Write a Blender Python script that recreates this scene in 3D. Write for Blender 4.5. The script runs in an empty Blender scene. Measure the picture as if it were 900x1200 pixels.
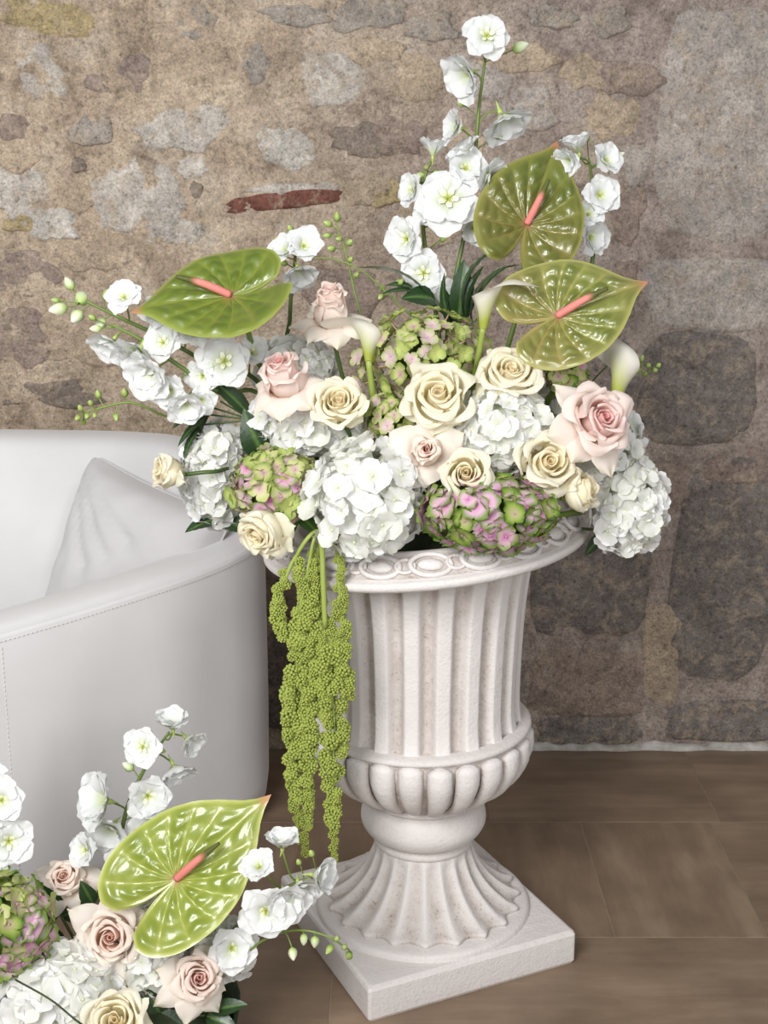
import bpy, math, random
import numpy as np
from mathutils import Vector, Matrix, noise as mnoise

# ------------------------------------------------------------------ camera
scn = bpy.context.scene
COL = scn.collection
FPX, PITCH, CAMH = 1550.0, math.radians(14.5), 1.5
cam = bpy.data.cameras.new('camera')
camo = bpy.data.objects.new('camera', cam)
COL.objects.link(camo)
camo.location = (0, 0, CAMH)
camo.rotation_euler = (math.pi / 2 - PITCH, 0, 0)
cam.sensor_fit = 'VERTICAL'
cam.sensor_height = 36
cam.lens = FPX / 1200 * 36
cam.clip_start = .05
cam.dof.use_dof = True
cam.dof.focus_distance = 2.33
cam.dof.aperture_fstop = 14.0
scn.camera = camo

# ------------------------------------------------------------------ light
world = bpy.data.worlds.new('world')
scn.world = world
world.use_nodes = True
world.node_tree.nodes['Background'].inputs[0].default_value = (.92, .96, 1.0, 1)
world.node_tree.nodes['Background'].inputs[1].default_value = .27
def area(name, loc, target, sx, sy, power, col):
    l = bpy.data.lights.new(name, 'AREA')
    l.shape = 'RECTANGLE'; l.size = sx; l.size_y = sy; l.energy = power; l.color = col
    o = bpy.data.objects.new(name, l); COL.objects.link(o)
    o.location = loc
    o.rotation_euler = (Vector(target) - Vector(loc)).to_track_quat('-Z', 'Y').to_euler()
    return o
area('window_daylight', (-1.15, -.35, 2.45), (0, 2.5, .75), 1.4, 1.5, 116, (1.0, .995, .99))
area('doorway_daylight', (1.3, -1.2, 1.75), (-.3, 2.4, .65), 1.0, 1.6, 50, (1.0, 1.0, 1.0))
vs = scn.view_settings
vs.view_transform = 'Standard'
vs.look = 'None'
vs.gamma = 1
vs.use_curve_mapping = False
vs.exposure = 0.0

# ------------------------------------------------------------------ helpers
FW = Vector((0, math.cos(PITCH), -math.sin(PITCH)))
UP = Vector((0, math.sin(PITCH), math.cos(PITCH)))
RT = Vector((1, 0, 0))
def pix(px, py, Y):
    d = FW + RT * ((px - 450) / FPX) + UP * ((600 - py) / FPX)
    return Vector((0, 0, CAMH)) + d * (Y / d.y)
def mpp(p):                                    # metres per photo pixel at a point
    return (Vector(p) - Vector((0, 0, CAMH))).dot(FW) / FPX
def dirv(r, u, b):
    return (RT * r + UP * u - FW * b).normalized()
def frame(pos, z, roll=0.0, s=1.0):
    z = z.normalized()
    x = RT - RT.dot(z) * z
    if x.length < .35:
        x = UP.cross(z)
    x.normalize()
    y = z.cross(x)
    m = Matrix((x, y, z)).transposed().to_4x4()
    return Matrix.Translation(pos) @ m @ Matrix.Rotation(roll, 4, 'Z') @ Matrix.Scale(s, 4)
def lin(r, g, b):
    return tuple(((c / 255) / 12.92 if c / 255 < .04045 else ((c / 255 + .055) / 1.055) ** 2.4) for c in (r, g, b))
def mixc(a, b, t):
    a = np.asarray(a); b = np.asarray(b); t = np.asarray(t)[..., None]
    return a * (1 - t) + b * t

def mk_mesh(name, verts, faces, mat, cols=None, smooth=True, mats=None, fmat=None):
    me = bpy.data.meshes.new(name)
    me.from_pydata([tuple(v) for v in verts], [], [tuple(f) for f in faces])
    if mats:
        for m in mats: me.materials.append(m)
        me.polygons.foreach_set('material_index', fmat)
    else:
        me.materials.append(mat)
    if smooth:
        me.polygons.foreach_set('use_smooth', [True] * len(me.polygons))
    if cols is not None:
        a = me.color_attributes.new('Col', 'FLOAT_COLOR', 'POINT')
        c = np.ones((len(verts), 4), dtype=np.float32); c[:, :3] = np.asarray(cols).reshape(-1, 3)
        a.data.foreach_set('color', c.ravel())
    me.update()
    return me
WM = {}
def link(name, me, parent=None, M=None):
    o = bpy.data.objects.new(name, me)
    COL.objects.link(o)
    M = M or Matrix()
    WM[o.name] = M
    if parent is not None:
        o.parent = parent
        o.matrix_basis = WM[parent.name].inverted() @ M
    else:
        o.matrix_basis = M
    return o
def tag(o, label, cat, group=None):
    o['label'] = label; o['category'] = cat
    if group: o['group'] = group
    return o
def thing(name, loc, label, cat, group=None):
    o = link(name, None, None, Matrix.Translation(Vector(loc)))
    o.empty_display_size = .02
    return tag(o, label, cat, group)
def struct(o):
    o['kind'] = 'structure'
    return o

def grid_faces(nu, nv, wrap=False):
    f = []
    for j in range(nv - 1):
        for i in range(nu if wrap else nu - 1):
            a = j * nu + i; b = j * nu + (i + 1) % nu
            f.append((a, b, b + nu, a + nu))
    return f
def catmull(pts, n):
    P = np.asarray([list(p) for p in pts], float)
    if len(P) == 2:
        t = np.linspace(0, 1, n)[:, None]; return P[0] * (1 - t) + P[1] * t
    P = np.vstack([2 * P[0] - P[1], P, 2 * P[-1] - P[-2]])
    k = len(P) - 3
    out = []
    for s in np.linspace(0, k, n):
        i = min(int(s), k - 1); t = s - i
        a, b, c, d = P[i:i + 4]
        out.append(.5 * (2 * b + (c - a) * t + (2 * a - 5 * b + 4 * c - d) * t * t + (3 * b - 3 * c + d - a) * t ** 3))
    return np.array(out)
def tube(pts, r, n=14, sides=7, cap=True, radii=None):
    C = catmull(pts, n)
    T = np.gradient(C, axis=0); T /= np.linalg.norm(T, axis=1)[:, None] + 1e-9
    up = np.array([0, 0, 1.0]) if abs(T[0][2]) < .9 else np.array([1.0, 0, 0])
    nrm = np.cross(T[0], up); nrm /= np.linalg.norm(nrm)
    V = []
    for i in range(n):
        nrm = nrm - nrm.dot(T[i]) * T[i]; nrm /= np.linalg.norm(nrm)
        bi = np.cross(T[i], nrm)
        t = i / (n - 1)
        rr = np.interp(t, np.linspace(0, 1, len(radii)), radii) if radii is not None else r
        for k in range(sides):
            a = 2 * math.pi * k / sides
            V.append(C[i] + rr * (math.cos(a) * nrm + math.sin(a) * bi))
    F = grid_faces(sides, n, True)
    if cap:
        F.append(tuple(range(sides - 1, -1, -1))); F.append(tuple(range((n - 1) * sides, n * sides)))
    return V, F
def bbox(x0, x1, y0, y1, z0, z1):
    V = [(x, y, z) for z in (z0, z1) for y in (y0, y1) for x in (x0, x1)]
    F = [(0, 2, 3, 1), (4, 5, 7, 6), (0, 1, 5, 4), (2, 6, 7, 3), (0, 4, 6, 2), (1, 3, 7, 5)]
    return V, F

# ------------------------------------------------------------------ materials
def new_mat(name):
    m = bpy.data.materials.new(name); m.use_nodes = True
    nt = m.node_tree
    return m, nt, nt.nodes, nt.links, nt.nodes['Principled BSDF']
def N(ns, t, **kw):
    n = ns.new(t)
    for k, v in kw.items(): setattr(n, k, v)
    return n
def add_bump(ns, ls, bs, scale, strength, dist=.01, detail=6, vec=None):
    t = N(ns, 'ShaderNodeTexCoord'); x = N(ns, 'ShaderNodeTexNoise')
    x.inputs['Scale'].default_value = scale; x.inputs['Detail'].default_value = detail
    ls.new(t.outputs[vec or 'Object'], x.inputs['Vector'])
    b = N(ns, 'ShaderNodeBump'); b.inputs['Strength'].default_value = strength; b.inputs['Distance'].default_value = dist
    ls.new(x.outputs['Fac'], b.inputs['Height']); ls.new(b.outputs['Normal'], bs.inputs['Normal'])
    return x, b
def petal_mat(name, rough=.55, transl=.28, tint=(1, 1, 1), bump=.12, bscale=90):
    m, nt, ns, ls, bs = new_mat(name)
    at = N(ns, 'ShaderNodeAttribute'); at.attribute_name = 'Col'
    ls.new(at.outputs['Color'], bs.inputs['Base Color'])
    bs.inputs['Roughness'].default_value = rough
    bs.inputs['Specular IOR Level'].default_value = .3
    add_bump(ns, ls, bs, bscale, bump, .004, 3)
    tr = N(ns, 'ShaderNodeBsdfTranslucent'); ls.new(at.outputs['Color'], tr.inputs['Color'])
    mx = N(ns, 'ShaderNodeMixShader'); mx.inputs[0].default_value = transl
    ls.new(bs.outputs[0], mx.inputs[1]); ls.new(tr.outputs[0], mx.inputs[2])
    ls.new(mx.outputs[0], ns['Material Output'].inputs['Surface'])
    return m
M_PETAL = petal_mat('rose_petal', .5, .42)
M_WHITE = petal_mat('white_petal', .6, .32)
M_SEPAL = petal_mat('hydrangea_sepal', .55, .2, bump=.2)
def attr_mat(name, rough, spec=.5, coat=0, bump=0, bscale=200, bdist=.004):
    m, nt, ns, ls, bs = new_mat(name)
    at = N(ns, 'ShaderNodeAttribute'); at.attribute_name = 'Col'
    ls.new(at.outputs['Color'], bs.inputs['Base Color'])
    bs.inputs['Roughness'].default_value = rough
    bs.inputs['Specular IOR Level'].default_value = spec
    bs.inputs['Coat Weight'].default_value = coat
    bs.inputs['Coat Roughness'].default_value = .12
    if bump: add_bump(ns, ls, bs, bscale, bump, bdist, 4)
    return m
M_SPATHE = attr_mat('anthurium_spathe', .34, .6, .55, .1, 60)
M_SPADIX = attr_mat('spadix', .5, .4, 0, .6, 700, .002)
M_LEAF = attr_mat('leaf', .38, .5, .15, .15, 120)
M_STEM = attr_mat('stem', .45, .45, 0, .1, 200)
def noise_mat(name, c1, c2, scale, rough=.8, bump=.3, bscale=60, bdist=.01):
    m, nt, ns, ls, bs = new_mat(name)
    x, b = add_bump(ns, ls, bs, bscale, bump, bdist)
    t = N(ns, 'ShaderNodeTexCoord'); n2 = N(ns, 'ShaderNodeTexNoise')
    n2.inputs['Scale'].default_value = scale; n2.inputs['Detail'].default_value = 8; n2.inputs['Roughness'].default_value = .65
    ls.new(t.outputs['Object'], n2.inputs['Vector'])
    r = N(ns, 'ShaderNodeValToRGB')
    r.color_ramp.elements[0].position = .35; r.color_ramp.elements[0].color = (*c1, 1)
    r.color_ramp.elements[1].position = .65; r.color_ramp.elements[1].color = (*c2, 1)
    ls.new(n2.outputs['Fac'], r.inputs[0]); ls.new(r.outputs[0], bs.inputs['Base Color'])
    bs.inputs['Roughness'].default_value = rough
    return m
M_FOAM = noise_mat('dark_foam', lin(28, 38, 20), lin(46, 60, 30), 30)
M_AMAR = noise_mat('amaranthus_green', lin(152, 166, 68), lin(186, 196, 100), 160, .7, .5, 500, .004)

def wall_mat(name, use_obj):
    m, nt, ns, ls, bs = new_mat(name)
    g = N(ns, 'ShaderNodeNewGeometry')
    def nz(scale, det=6, rough=.6, dist=0):
        x = N(ns, 'ShaderNodeTexNoise'); x.inputs['Scale'].default_value = scale
        x.inputs['Detail'].default_value = det; x.inputs['Roughness'].default_value = rough
        x.inputs['Distortion'].default_value = dist
        ls.new(g.outputs['Position'], x.inputs['Vector']); return x
    def ramp(fac, stops):
        r = N(ns, 'ShaderNodeValToRGB'); e = r.color_ramp.elements
        while len(e) < len(stops): e.new(.5)
        for el, (p, c) in zip(e, stops): el.position = p; el.color = (*c, 1)
        ls.new(fac, r.inputs[0]); return r
    def mix(a, b, fac, mode='MIX'):
        x = N(ns, 'ShaderNodeMix', data_type='RGBA', blend_type=mode)
        if hasattr(fac, 'is_linked'): ls.new(fac, x.inputs[0])
        else: x.inputs[0].default_value = fac
        ls.new(a, x.inputs[6])
        if hasattr(b, 'is_linked'): ls.new(b, x.inputs[7])
        else: x.inputs[7].default_value = (*b, 1)
        return x.outputs[2]
    big, mid, fine, vf = nz(3.2, 6, .6, .4), nz(13, 8, .7, .3), nz(70, 8, .75), nz(260, 4, .7)
    if use_obj:
        oi = N(ns, 'ShaderNodeObjectInfo')
        v = ramp(mid.outputs['Fac'], [(.3, (.62, .61, .6)), (.47, (.9, .89, .88)), (.54, (1.08, 1.07, 1.05)), (.7, (1.4, 1.39, 1.36))])
        c = mix(oi.outputs['Color'], v.outputs[0], .75, 'MULTIPLY')
        sm = ramp(nz(22, 8, .72, .6).outputs['Fac'], [(.50, (0, 0, 0)), (.60, (1, 1, 1))])
        fm = N(ns, 'ShaderNodeMath', operation='MULTIPLY'); ls.new(sm.outputs[0], fm.inputs[0]); fm.inputs[1].default_value = .6
        c = mix(c, lin(178, 160, 140), fm.outputs[0])
    else:
        tan = ramp(mid.outputs['Fac'], [(.30, lin(138, 121, 104)), (.5, lin(186, 167, 146)), (.70, lin(212, 194, 171))])
        sp = N(ns, 'ShaderNodeSeparateXYZ'); ls.new(g.outputs['Position'], sp.inputs[0])
        # right-hand, later masonry is a cooler grey-pink mortar
        gray = ramp(mid.outputs['Fac'], [(.30, lin(124, 111, 104)), (.5, lin(164, 149, 140)), (.70, lin(190, 175, 165))])
        ax = N(ns, 'ShaderNodeMath', operation='MULTIPLY_ADD'); ls.new(big.outputs['Fac'], ax.inputs[0]); ax.inputs[1].default_value = 1.6
        ls.new(sp.outputs['X'], ax.inputs[2])
        mr = N(ns, 'ShaderNodeMapRange'); ls.new(ax.outputs[0], mr.inputs[0]); mr.inputs[1].default_value = .55; mr.inputs[2].default_value = 1.35
        c = mix(tan.outputs[0], gray.outputs[0], mr.outputs[0])
        pt = ramp(nz(6.5, 8, .7, .5).outputs['Fac'], [(.54, (0, 0, 0)), (.64, (1, 1, 1))])
        fm = N(ns, 'ShaderNodeMath', operation='MULTIPLY'); ls.new(pt.outputs[0], fm.inputs[0]); fm.inputs[1].default_value = .4
        c = mix(c, lin(190, 181, 170), fm.outputs[0])
        pt2 = ramp(nz(9, 8, .7, .5).outputs['Fac'], [(.3, (1, 1, 1)), (.42, (0, 0, 0))])
        fm2 = N(ns, 'ShaderNodeMath', operation='MULTIPLY'); ls.new(pt2.outputs[0], fm2.inputs[0]); fm2.inputs[1].default_value = .5
        c = mix(c, lin(112, 98, 88), fm2.outputs[0])
    fr = ramp(fine.outputs['Fac'], [(.34, (.5, .49, .48)), (.46, (1.08, 1.08, 1.08)), (.56, (1.24, 1.24, 1.24)), (.68, (1.6, 1.6, 1.6))])
    c = mix(c, fr.outputs[0], .8, 'MULTIPLY')
    gr = ramp(nz(170, 6, .8).outputs['Fac'], [(.36, (.58, .57, .56)), (.47, (1.24, 1.24, 1.24)), (.55, (1.4, 1.4, 1.4)), (.66, (1.85, 1.85, 1.85))])
    c = mix(c, gr.outputs[0], .75, 'MULTIPLY')
    ls.new(c, bs.inputs['Base Color'])
    bs.inputs['Roughness'].default_value = .95
    bs.inputs['Specular IOR Level'].default_value = .15
    a1 = N(ns, 'ShaderNodeMath', operation='MULTIPLY_ADD'); ls.new(mid.outputs['Fac'], a1.inputs[0]); a1.inputs[1].default_value = 1.6
    ls.new(fine.outputs['Fac'], a1.inputs[2])
    a2 = N(ns, 'ShaderNodeMath', operation='MULTIPLY_ADD'); ls.new(vf.outputs['Fac'], a2.inputs[0]); a2.inputs[1].default_value = .35
    ls.new(a1.outputs[0], a2.inputs[2])
    b = N(ns, 'ShaderNodeBump'); b.inputs['Strength'].default_value = .9; b.inputs['Distance'].default_value = .014
    ls.new(a2.outputs[0], b.inputs['Height']); ls.new(b.outputs['Normal'], bs.inputs['Normal'])
    return m
M_MORTAR = wall_mat('lime_mortar', False)
M_STONE = wall_mat('rubble_stone', True)
M_LIME = noise_mat('limewash', lin(150, 142, 132), lin(206, 202, 196), 14, .95, .7, 50)

def tile_mat(name, along_x):
    m, nt, ns, ls, bs = new_mat(name)
    t = N(ns, 'ShaderNodeNewGeometry'); mp = N(ns, 'ShaderNodeMapping')
    oi = N(ns, 'ShaderNodeObjectInfo')
    ad = N(ns, 'ShaderNodeVectorMath', operation='ADD'); ls.new(t.outputs['Position'], ad.inputs[0])
    sc = N(ns, 'ShaderNodeMath', operation='MULTIPLY'); ls.new(oi.outputs['Random'], sc.inputs[0]); sc.inputs[1].default_value = 9
    ls.new(sc.outputs[0], ad.inputs[1])
    ls.new(ad.outputs[0], mp.inputs['Vector'])
    mp.inputs['Scale'].default_value = (2.6, 15, 1) if along_x else (15, 2.6, 1)
    n = N(ns, 'ShaderNodeTexNoise'); n.inputs['Scale'].default_value = 1.0; n.inputs['Detail'].default_value = 9; n.inputs['Roughness'].default_value = .62; n.inputs['Distortion'].default_value = .25
    ls.new(mp.outputs[0], n.inputs['Vector'])
    r = N(ns, 'ShaderNodeValToRGB'); e = r.color_ramp.elements
    e.new(.5)
    for el, (p, c) in zip(e, [(.28, lin(120, 101, 84)), (.5, lin(133, 113, 94)), (.72, lin(150, 130, 110))]):
        el.position = p; el.color = (*c, 1)
    ls.new(n.outputs['Fac'], r.inputs[0])
    n2 = N(ns, 'ShaderNodeTexNoise'); n2.inputs['Scale'].default_value = 7; n2.inputs['Detail'].default_value = 8
    ls.new(ad.outputs[0], n2.inputs['Vector'])
    r2 = N(ns, 'ShaderNodeValToRGB'); r2.color_ramp.elements[0].color = (.72, .72, .72, 1); r2.color_ramp.elements[0].position = .3
    r2.color_ramp.elements[1].color = (1.12, 1.12, 1.12, 1); r2.color_ramp.elements[1].position = .7
    ls.new(n2.outputs['Fac'], r2.inputs[0])
    mx = N(ns, 'ShaderNodeMix', data_type='RGBA', blend_type='MULTIPLY'); mx.inputs[0].default_value = .8
    ls.new(r.outputs[0], mx.inputs[6]); ls.new(r2.outputs[0], mx.inputs[7])
    ls.new(mx.outputs[2], bs.inputs['Base Color'])
    bs.inputs['Roughness'].default_value = .5; bs.inputs['Specular IOR Level'].default_value = .35
    b = N(ns, 'ShaderNodeBump'); b.inputs['Strength'].default_value = .15; b.inputs['Distance'].default_value = .004
    ls.new(n.outputs['Fac'], b.inputs['Height']); ls.new(b.outputs['Normal'], bs.inputs['Normal'])
    return m
M_TILE_X, M_TILE_Y = tile_mat('travertine_lengthwise', True), tile_mat('travertine_crosswise', False)
M_GROUT = noise_mat('grout', lin(136, 118, 100), lin(152, 134, 116), 30, .9)

def urn_mat():
    m, nt, ns, ls, bs = new_mat('antiqued_stone')
    at = N(ns, 'ShaderNodeAttribute'); at.attribute_name = 'Col'
    g = N(ns, 'ShaderNodeNewGeometry')
    n = N(ns, 'ShaderNodeTexNoise'); n.inputs['Scale'].default_value = 28; n.inputs['Detail'].default_value = 9; n.inputs['Roughness'].default_value = .7
    ls.new(g.outputs['Position'], n.inputs['Vector'])
    sp = N(ns, 'ShaderNodeTexNoise'); sp.inputs['Scale'].default_value = 190; sp.inputs['Detail'].default_value = 4
    ls.new(g.outputs['Position'], sp.inputs['Vector'])
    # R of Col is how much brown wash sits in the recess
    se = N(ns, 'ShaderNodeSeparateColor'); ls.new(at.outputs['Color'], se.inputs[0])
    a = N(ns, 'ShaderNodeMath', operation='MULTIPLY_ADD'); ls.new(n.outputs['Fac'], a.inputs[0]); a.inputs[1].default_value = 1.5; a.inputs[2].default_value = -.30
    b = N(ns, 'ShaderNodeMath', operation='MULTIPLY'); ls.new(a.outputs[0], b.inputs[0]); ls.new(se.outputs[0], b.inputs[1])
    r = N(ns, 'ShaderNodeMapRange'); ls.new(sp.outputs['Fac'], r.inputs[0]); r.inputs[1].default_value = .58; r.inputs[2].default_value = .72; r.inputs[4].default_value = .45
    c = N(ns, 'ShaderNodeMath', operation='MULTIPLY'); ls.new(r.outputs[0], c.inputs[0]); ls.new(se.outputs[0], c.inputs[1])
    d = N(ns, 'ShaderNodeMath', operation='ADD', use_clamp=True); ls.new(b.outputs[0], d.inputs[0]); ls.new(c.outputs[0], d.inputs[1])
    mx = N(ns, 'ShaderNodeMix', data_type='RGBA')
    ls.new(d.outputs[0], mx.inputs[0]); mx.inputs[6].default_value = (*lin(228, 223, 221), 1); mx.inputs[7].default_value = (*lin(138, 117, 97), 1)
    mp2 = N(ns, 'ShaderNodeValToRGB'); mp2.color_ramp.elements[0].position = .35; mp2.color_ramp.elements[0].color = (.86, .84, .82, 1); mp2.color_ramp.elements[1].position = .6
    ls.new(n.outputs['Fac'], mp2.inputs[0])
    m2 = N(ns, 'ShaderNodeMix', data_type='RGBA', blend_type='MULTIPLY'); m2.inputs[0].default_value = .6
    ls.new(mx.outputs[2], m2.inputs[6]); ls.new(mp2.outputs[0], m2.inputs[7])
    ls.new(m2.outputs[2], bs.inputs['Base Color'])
    bs.inputs['Roughness'].default_value = .62; bs.inputs['Specular IOR Level'].default_value = .35
    h = N(ns, 'ShaderNodeMath', operation='MULTIPLY_ADD'); ls.new(sp.outputs['Fac'], h.inputs[0]); h.inputs[1].default_value = .4; ls.new(n.outputs['Fac'], h.inputs[2])
    bp = N(ns, 'ShaderNodeBump'); bp.inputs['Strength'].default_value = .38; bp.inputs['Distance'].default_value = .008
    ls.new(h.outputs[0], bp.inputs['Height']); ls.new(bp.outputs['Normal'], bs.inputs['Normal'])
    return m
M_URN = urn_mat()
def fabric(name, c):
    m, nt, ns, ls, bs = new_mat(name)
    x, b = add_bump(ns, ls, bs, 900, .12, .002, 3)
    g = N(ns, 'ShaderNodeTexCoord'); n = N(ns, 'ShaderNodeTexNoise'); n.inputs['Scale'].default_value = 5; n.inputs['Detail'].default_value = 5
    ls.new(g.outputs['Object'], n.inputs['Vector'])
    r = N(ns, 'ShaderNodeValToRGB'); r.color_ramp.elements[0].color = (c[0] * .93, c[1] * .93, c[2] * .93, 1); r.color_ramp.elements[1].color = (*c, 1)
    r.color_ramp.elements[0].position = .35; r.color_ramp.elements[1].position = .65
    ls.new(n.outputs['Fac'], r.inputs[0]); ls.new(r.outputs[0], bs.inputs['Base Color'])
    bs.inputs['Roughness'].default_value = .85; bs.inputs['Sheen Weight'].default_value = .25; bs.inputs['Specular IOR Level'].default_value = .2
    return m
M_VELVET = fabric('ivory_velvet', lin(221, 219, 219))
M_CUSHION = fabric('cushion_velvet', lin(206, 203, 203))
M_THREAD = fabric('thread', lin(226, 220, 214))

# ------------------------------------------------------------------ floor
JY = [3.27, 2.857, 2.37, 1.93, 1.45, 1.0, .5]
JX = [[-1.9, -1.3, -.55, .25, .80, 1.36, 1.9], [-1.9, -1.25, -.72, -.2, .155, .467, .775, 1.3, 1.9],
      [-1.9, -1.0, -.1, .79, 1.4, 1.9], [-1.9, -1.3, -.8, -.4, .1, .5, .95, 1.4, 1.9],
      [-1.9, -.9, 0, .9, 1.9], [-1.9, -1.1, -.4, .3, 1.0, 1.9]]
V, F = bbox(-1.9, 1.9, .5, 3.40, -.05, -.0012)
floor = struct(link('floor', mk_mesh('floor', V, F, M_GROUT, smooth=False)))
floor['label'] = 'brown travertine tile floor with fine grain under the urn'
G = .0012
for k in range(len(JY) - 1):
    for i in range(len(JX[k]) - 1):
        x0, x1, y1, y0 = JX[k][i] + G, JX[k][i + 1] - G, JY[k] - G, JY[k + 1] + G
        cx, cy = (x0 + x1) / 2, (y0 + y1) / 2
        hx, hy = (x1 - x0) / 2, (y1 - y0) / 2
        e = .0006
        V = [(-hx, -hy, -.003), (hx, -hy, -.003), (hx, hy, -.003), (-hx, hy, -.003), (-hx, -hy, -e), (hx, -hy, -e), (hx, hy, -e), (-hx, hy, -e),
             (-hx + e, -hy + e, 0), (hx - e, -hy + e, 0), (hx - e, hy - e, 0), (-hx + e, hy - e, 0)]
        F = [(8, 9, 10, 11)] + [(a, (a + 1) % 4, 4 + (a + 1) % 4, 4 + a) for a in range(4)] + [(4 + a, 4 + (a + 1) % 4, 8 + (a + 1) % 4, 8 + a) for a in range(4)]
        cross = (k == 1 and JX[k][i] < .77) or (k == 3 and i % 2)
        link('tile', mk_mesh('tile', V, F, M_TILE_Y if cross else M_TILE_X, smooth=False), floor, Matrix.Translation((cx, cy, 0)))

# ------------------------------------------------------------------ stone wall
YW = 3.27
nx, nz = 240, 160
xs, zs = np.linspace(-1.9, 1.9, nx), np.linspace(0, 2.5, nz)
V = []
for z in zs:
    for x in xs:
        d = mnoise.fractal(Vector((x * 3, z * 3, 3.1)), 1.0, 2.0, 5) * .010 + mnoise.noise(Vector((x * 22, z * 22, 9))) * .0035
        V.append((x, YW - d, z))
F = [tuple(reversed(f)) for f in grid_faces(nx, nz)]
F = grid_faces(nx, nz)
n0 = len(V)
V += [(-1.9, 3.40, 0), (1.9, 3.40, 0), (1.9, 3.40, 2.5), (-1.9, 3.40, 2.5)]
F += [(n0, n0 + 3, n0 + 2, n0 + 1)]
F += [tuple([n0 + 3, n0 + 2] + [(nz - 1) * nx + i for i in range(nx - 1, -1, -1)])]
F += [tuple([n0, n0 + 3] + [j * nx for j in range(nz - 1, -1, -1)])]
F += [tuple([n0 + 2, n0 + 1] + [j * nx + nx - 1 for j in range(nz)])]
wall = struct(link('wall_back', mk_mesh('wall_back', V, F, M_MORTAR)))
wall['label'] = 'old rubble stone wall set in tan lime mortar'
def stone(cx, cz, w, h, col, rot=0, seed=0, irr=.30, n=2.4, proud=.005):
    rnd = random.Random(seed * 7 + 1)
    nt_, nr = 30, 6
    V = []
    off = rnd.random() * 50
    for j in range(nr):
        rho = [1.0, .93, .8, .6, .35, .0001][j]
        hh = [-.012, .45, .82, .95, 1, 1][j] * proud if j else -.012
        for i in range(nt_):
            a = 2 * math.pi * i / nt_
            c, s = math.cos(a), math.sin(a)
            r = (abs(c) ** n + abs(s) ** n) ** (-1 / n)
            r *= 1 + irr * mnoise.fractal(Vector((c * 1.3 + off, s * 1.3, seed)), 1, 2, 4) * 1.5
            x, z = c * r * rho * w / 2, s * r * rho * h / 2
            d = hh + (mnoise.fractal(Vector((x * 16 + off, z * 16, seed)), 1, 2, 4) * .008 if j else 0)
            V.append((x, -d, z))
    F = grid_faces(nt_, nr, True)
    me = mk_mesh('stone', V, F, M_STONE)
    o = link('stone', me, wall, Matrix.Translation((cx, YW, cz)) @ Matrix.Rotation(rot, 4, 'Y'))
    o.color = (*col, 1)
    return o
GREY, LIGHT, PALE, DARK, TAN, YEL, PURP, RED = lin(164, 155, 146), lin(194, 186, 177), lin(206, 199, 190), lin(142, 130, 120), lin(184, 166, 145), lin(180, 162, 124), lin(156, 139, 129), lin(128, 86, 75)
ASH, SLATE = lin(180, 171, 164), lin(132, 124, 119)
ST = [(55, 22, 105, 42, YEL, 5), (227, 25, 52, 40, GREY, 0), (345, 18, 80, 24, GREY, 2), (432, 16, 82, 38, GREY, 0), (50, 87, 76, 62, LIGHT, 0), (142, 92, 76, 50, PURP, 3),
      (232, 72, 62, 44, TAN, 0), (297, 78, 40, 40, GREY, 0), (388, 92, 104, 52, LIGHT, 2), (213, 148, 108, 56, LIGHT, -8), (335, 172, 78, 46, PALE, 8), (22, 150, 60, 34, PURP, 0),
      (108, 152, 56, 36, GREY, -15), (428, 165, 84, 42, DARK, 3), (22, 225, 70, 62, LIGHT, 10), (62, 262, 60, 40, PALE, 0), (165, 232, 96, 84, LIGHT, -12), (205, 275, 70, 36, LIGHT, 0), (225, 195, 34, 28, PALE, 0),
      (230, 222, 16, 18, DARK, 0), (92, 193, 18, 18, DARK, 0), (28, 262, 46, 22, YEL, 0), (20, 190, 52, 26, TAN, 0), (95, 232, 46, 30, TAN, 0), (110, 300, 90, 40, TAN, 0),
      (30, 320, 80, 50, PURP, 0), (100, 400, 130, 60, TAN, 4), (25, 400, 70, 70, PURP, 0), (60, 462, 110, 34, DARK, 0), (300, 330, 90, 46, TAN, 0), (425, 225, 60, 40, TAN, 0),
      (450, 225, 44, 30, YEL, 0), (400, 340, 100, 60, PURP, 0), (490, 92, 66, 56, TAN, 0), (505, 30, 70, 34, GREY, 0), (570, 95, 70, 42, ASH, 0), (645, 20, 66, 26, GREY, 4), (715, 26, 50, 34, GREY, 0),
      (610, 70, 90, 30, TAN, 0), (735, 92, 84, 40, PURP, 0), (690, 85, 60, 40, TAN, 0), (620, 130, 70, 50, ASH, 0), (720, 140, 70, 56, TAN, 0), (440, 60, 60, 30, TAN, 0), (470, 160, 60, 46, PURP, 0), (735, 250, 40, 70, PURP, 0),
      (745, 190, 44, 50, ASH, 0), (640, 240, 90, 60, PURP, 0), (575, 250, 80, 60, TAN, 0), (500, 260, 90, 60, TAN, 0), (730, 340, 50, 60, PURP, 0), (725, 440, 60, 80, SLATE, 0), (545, 170, 50, 40, TAN, 0)]
for i, (px, py, w, h, c, r) in enumerate(ST):
    p = pix(px, py, YW); k = mpp(p)
    stone(p.x, p.z, w * k * 1.02, h * k * 1.04, c, math.radians(r), i + 1)
p = pix(330, 235, YW); stone(p.x, p.z, .30, .042, RED, math.radians(-6), 77, .10, 7, .012)
p = pix(345, 222, YW); stone(p.x, p.z, .22, .03, LIGHT, math.radians(-4), 78, .22, 3.0, .009)
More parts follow.
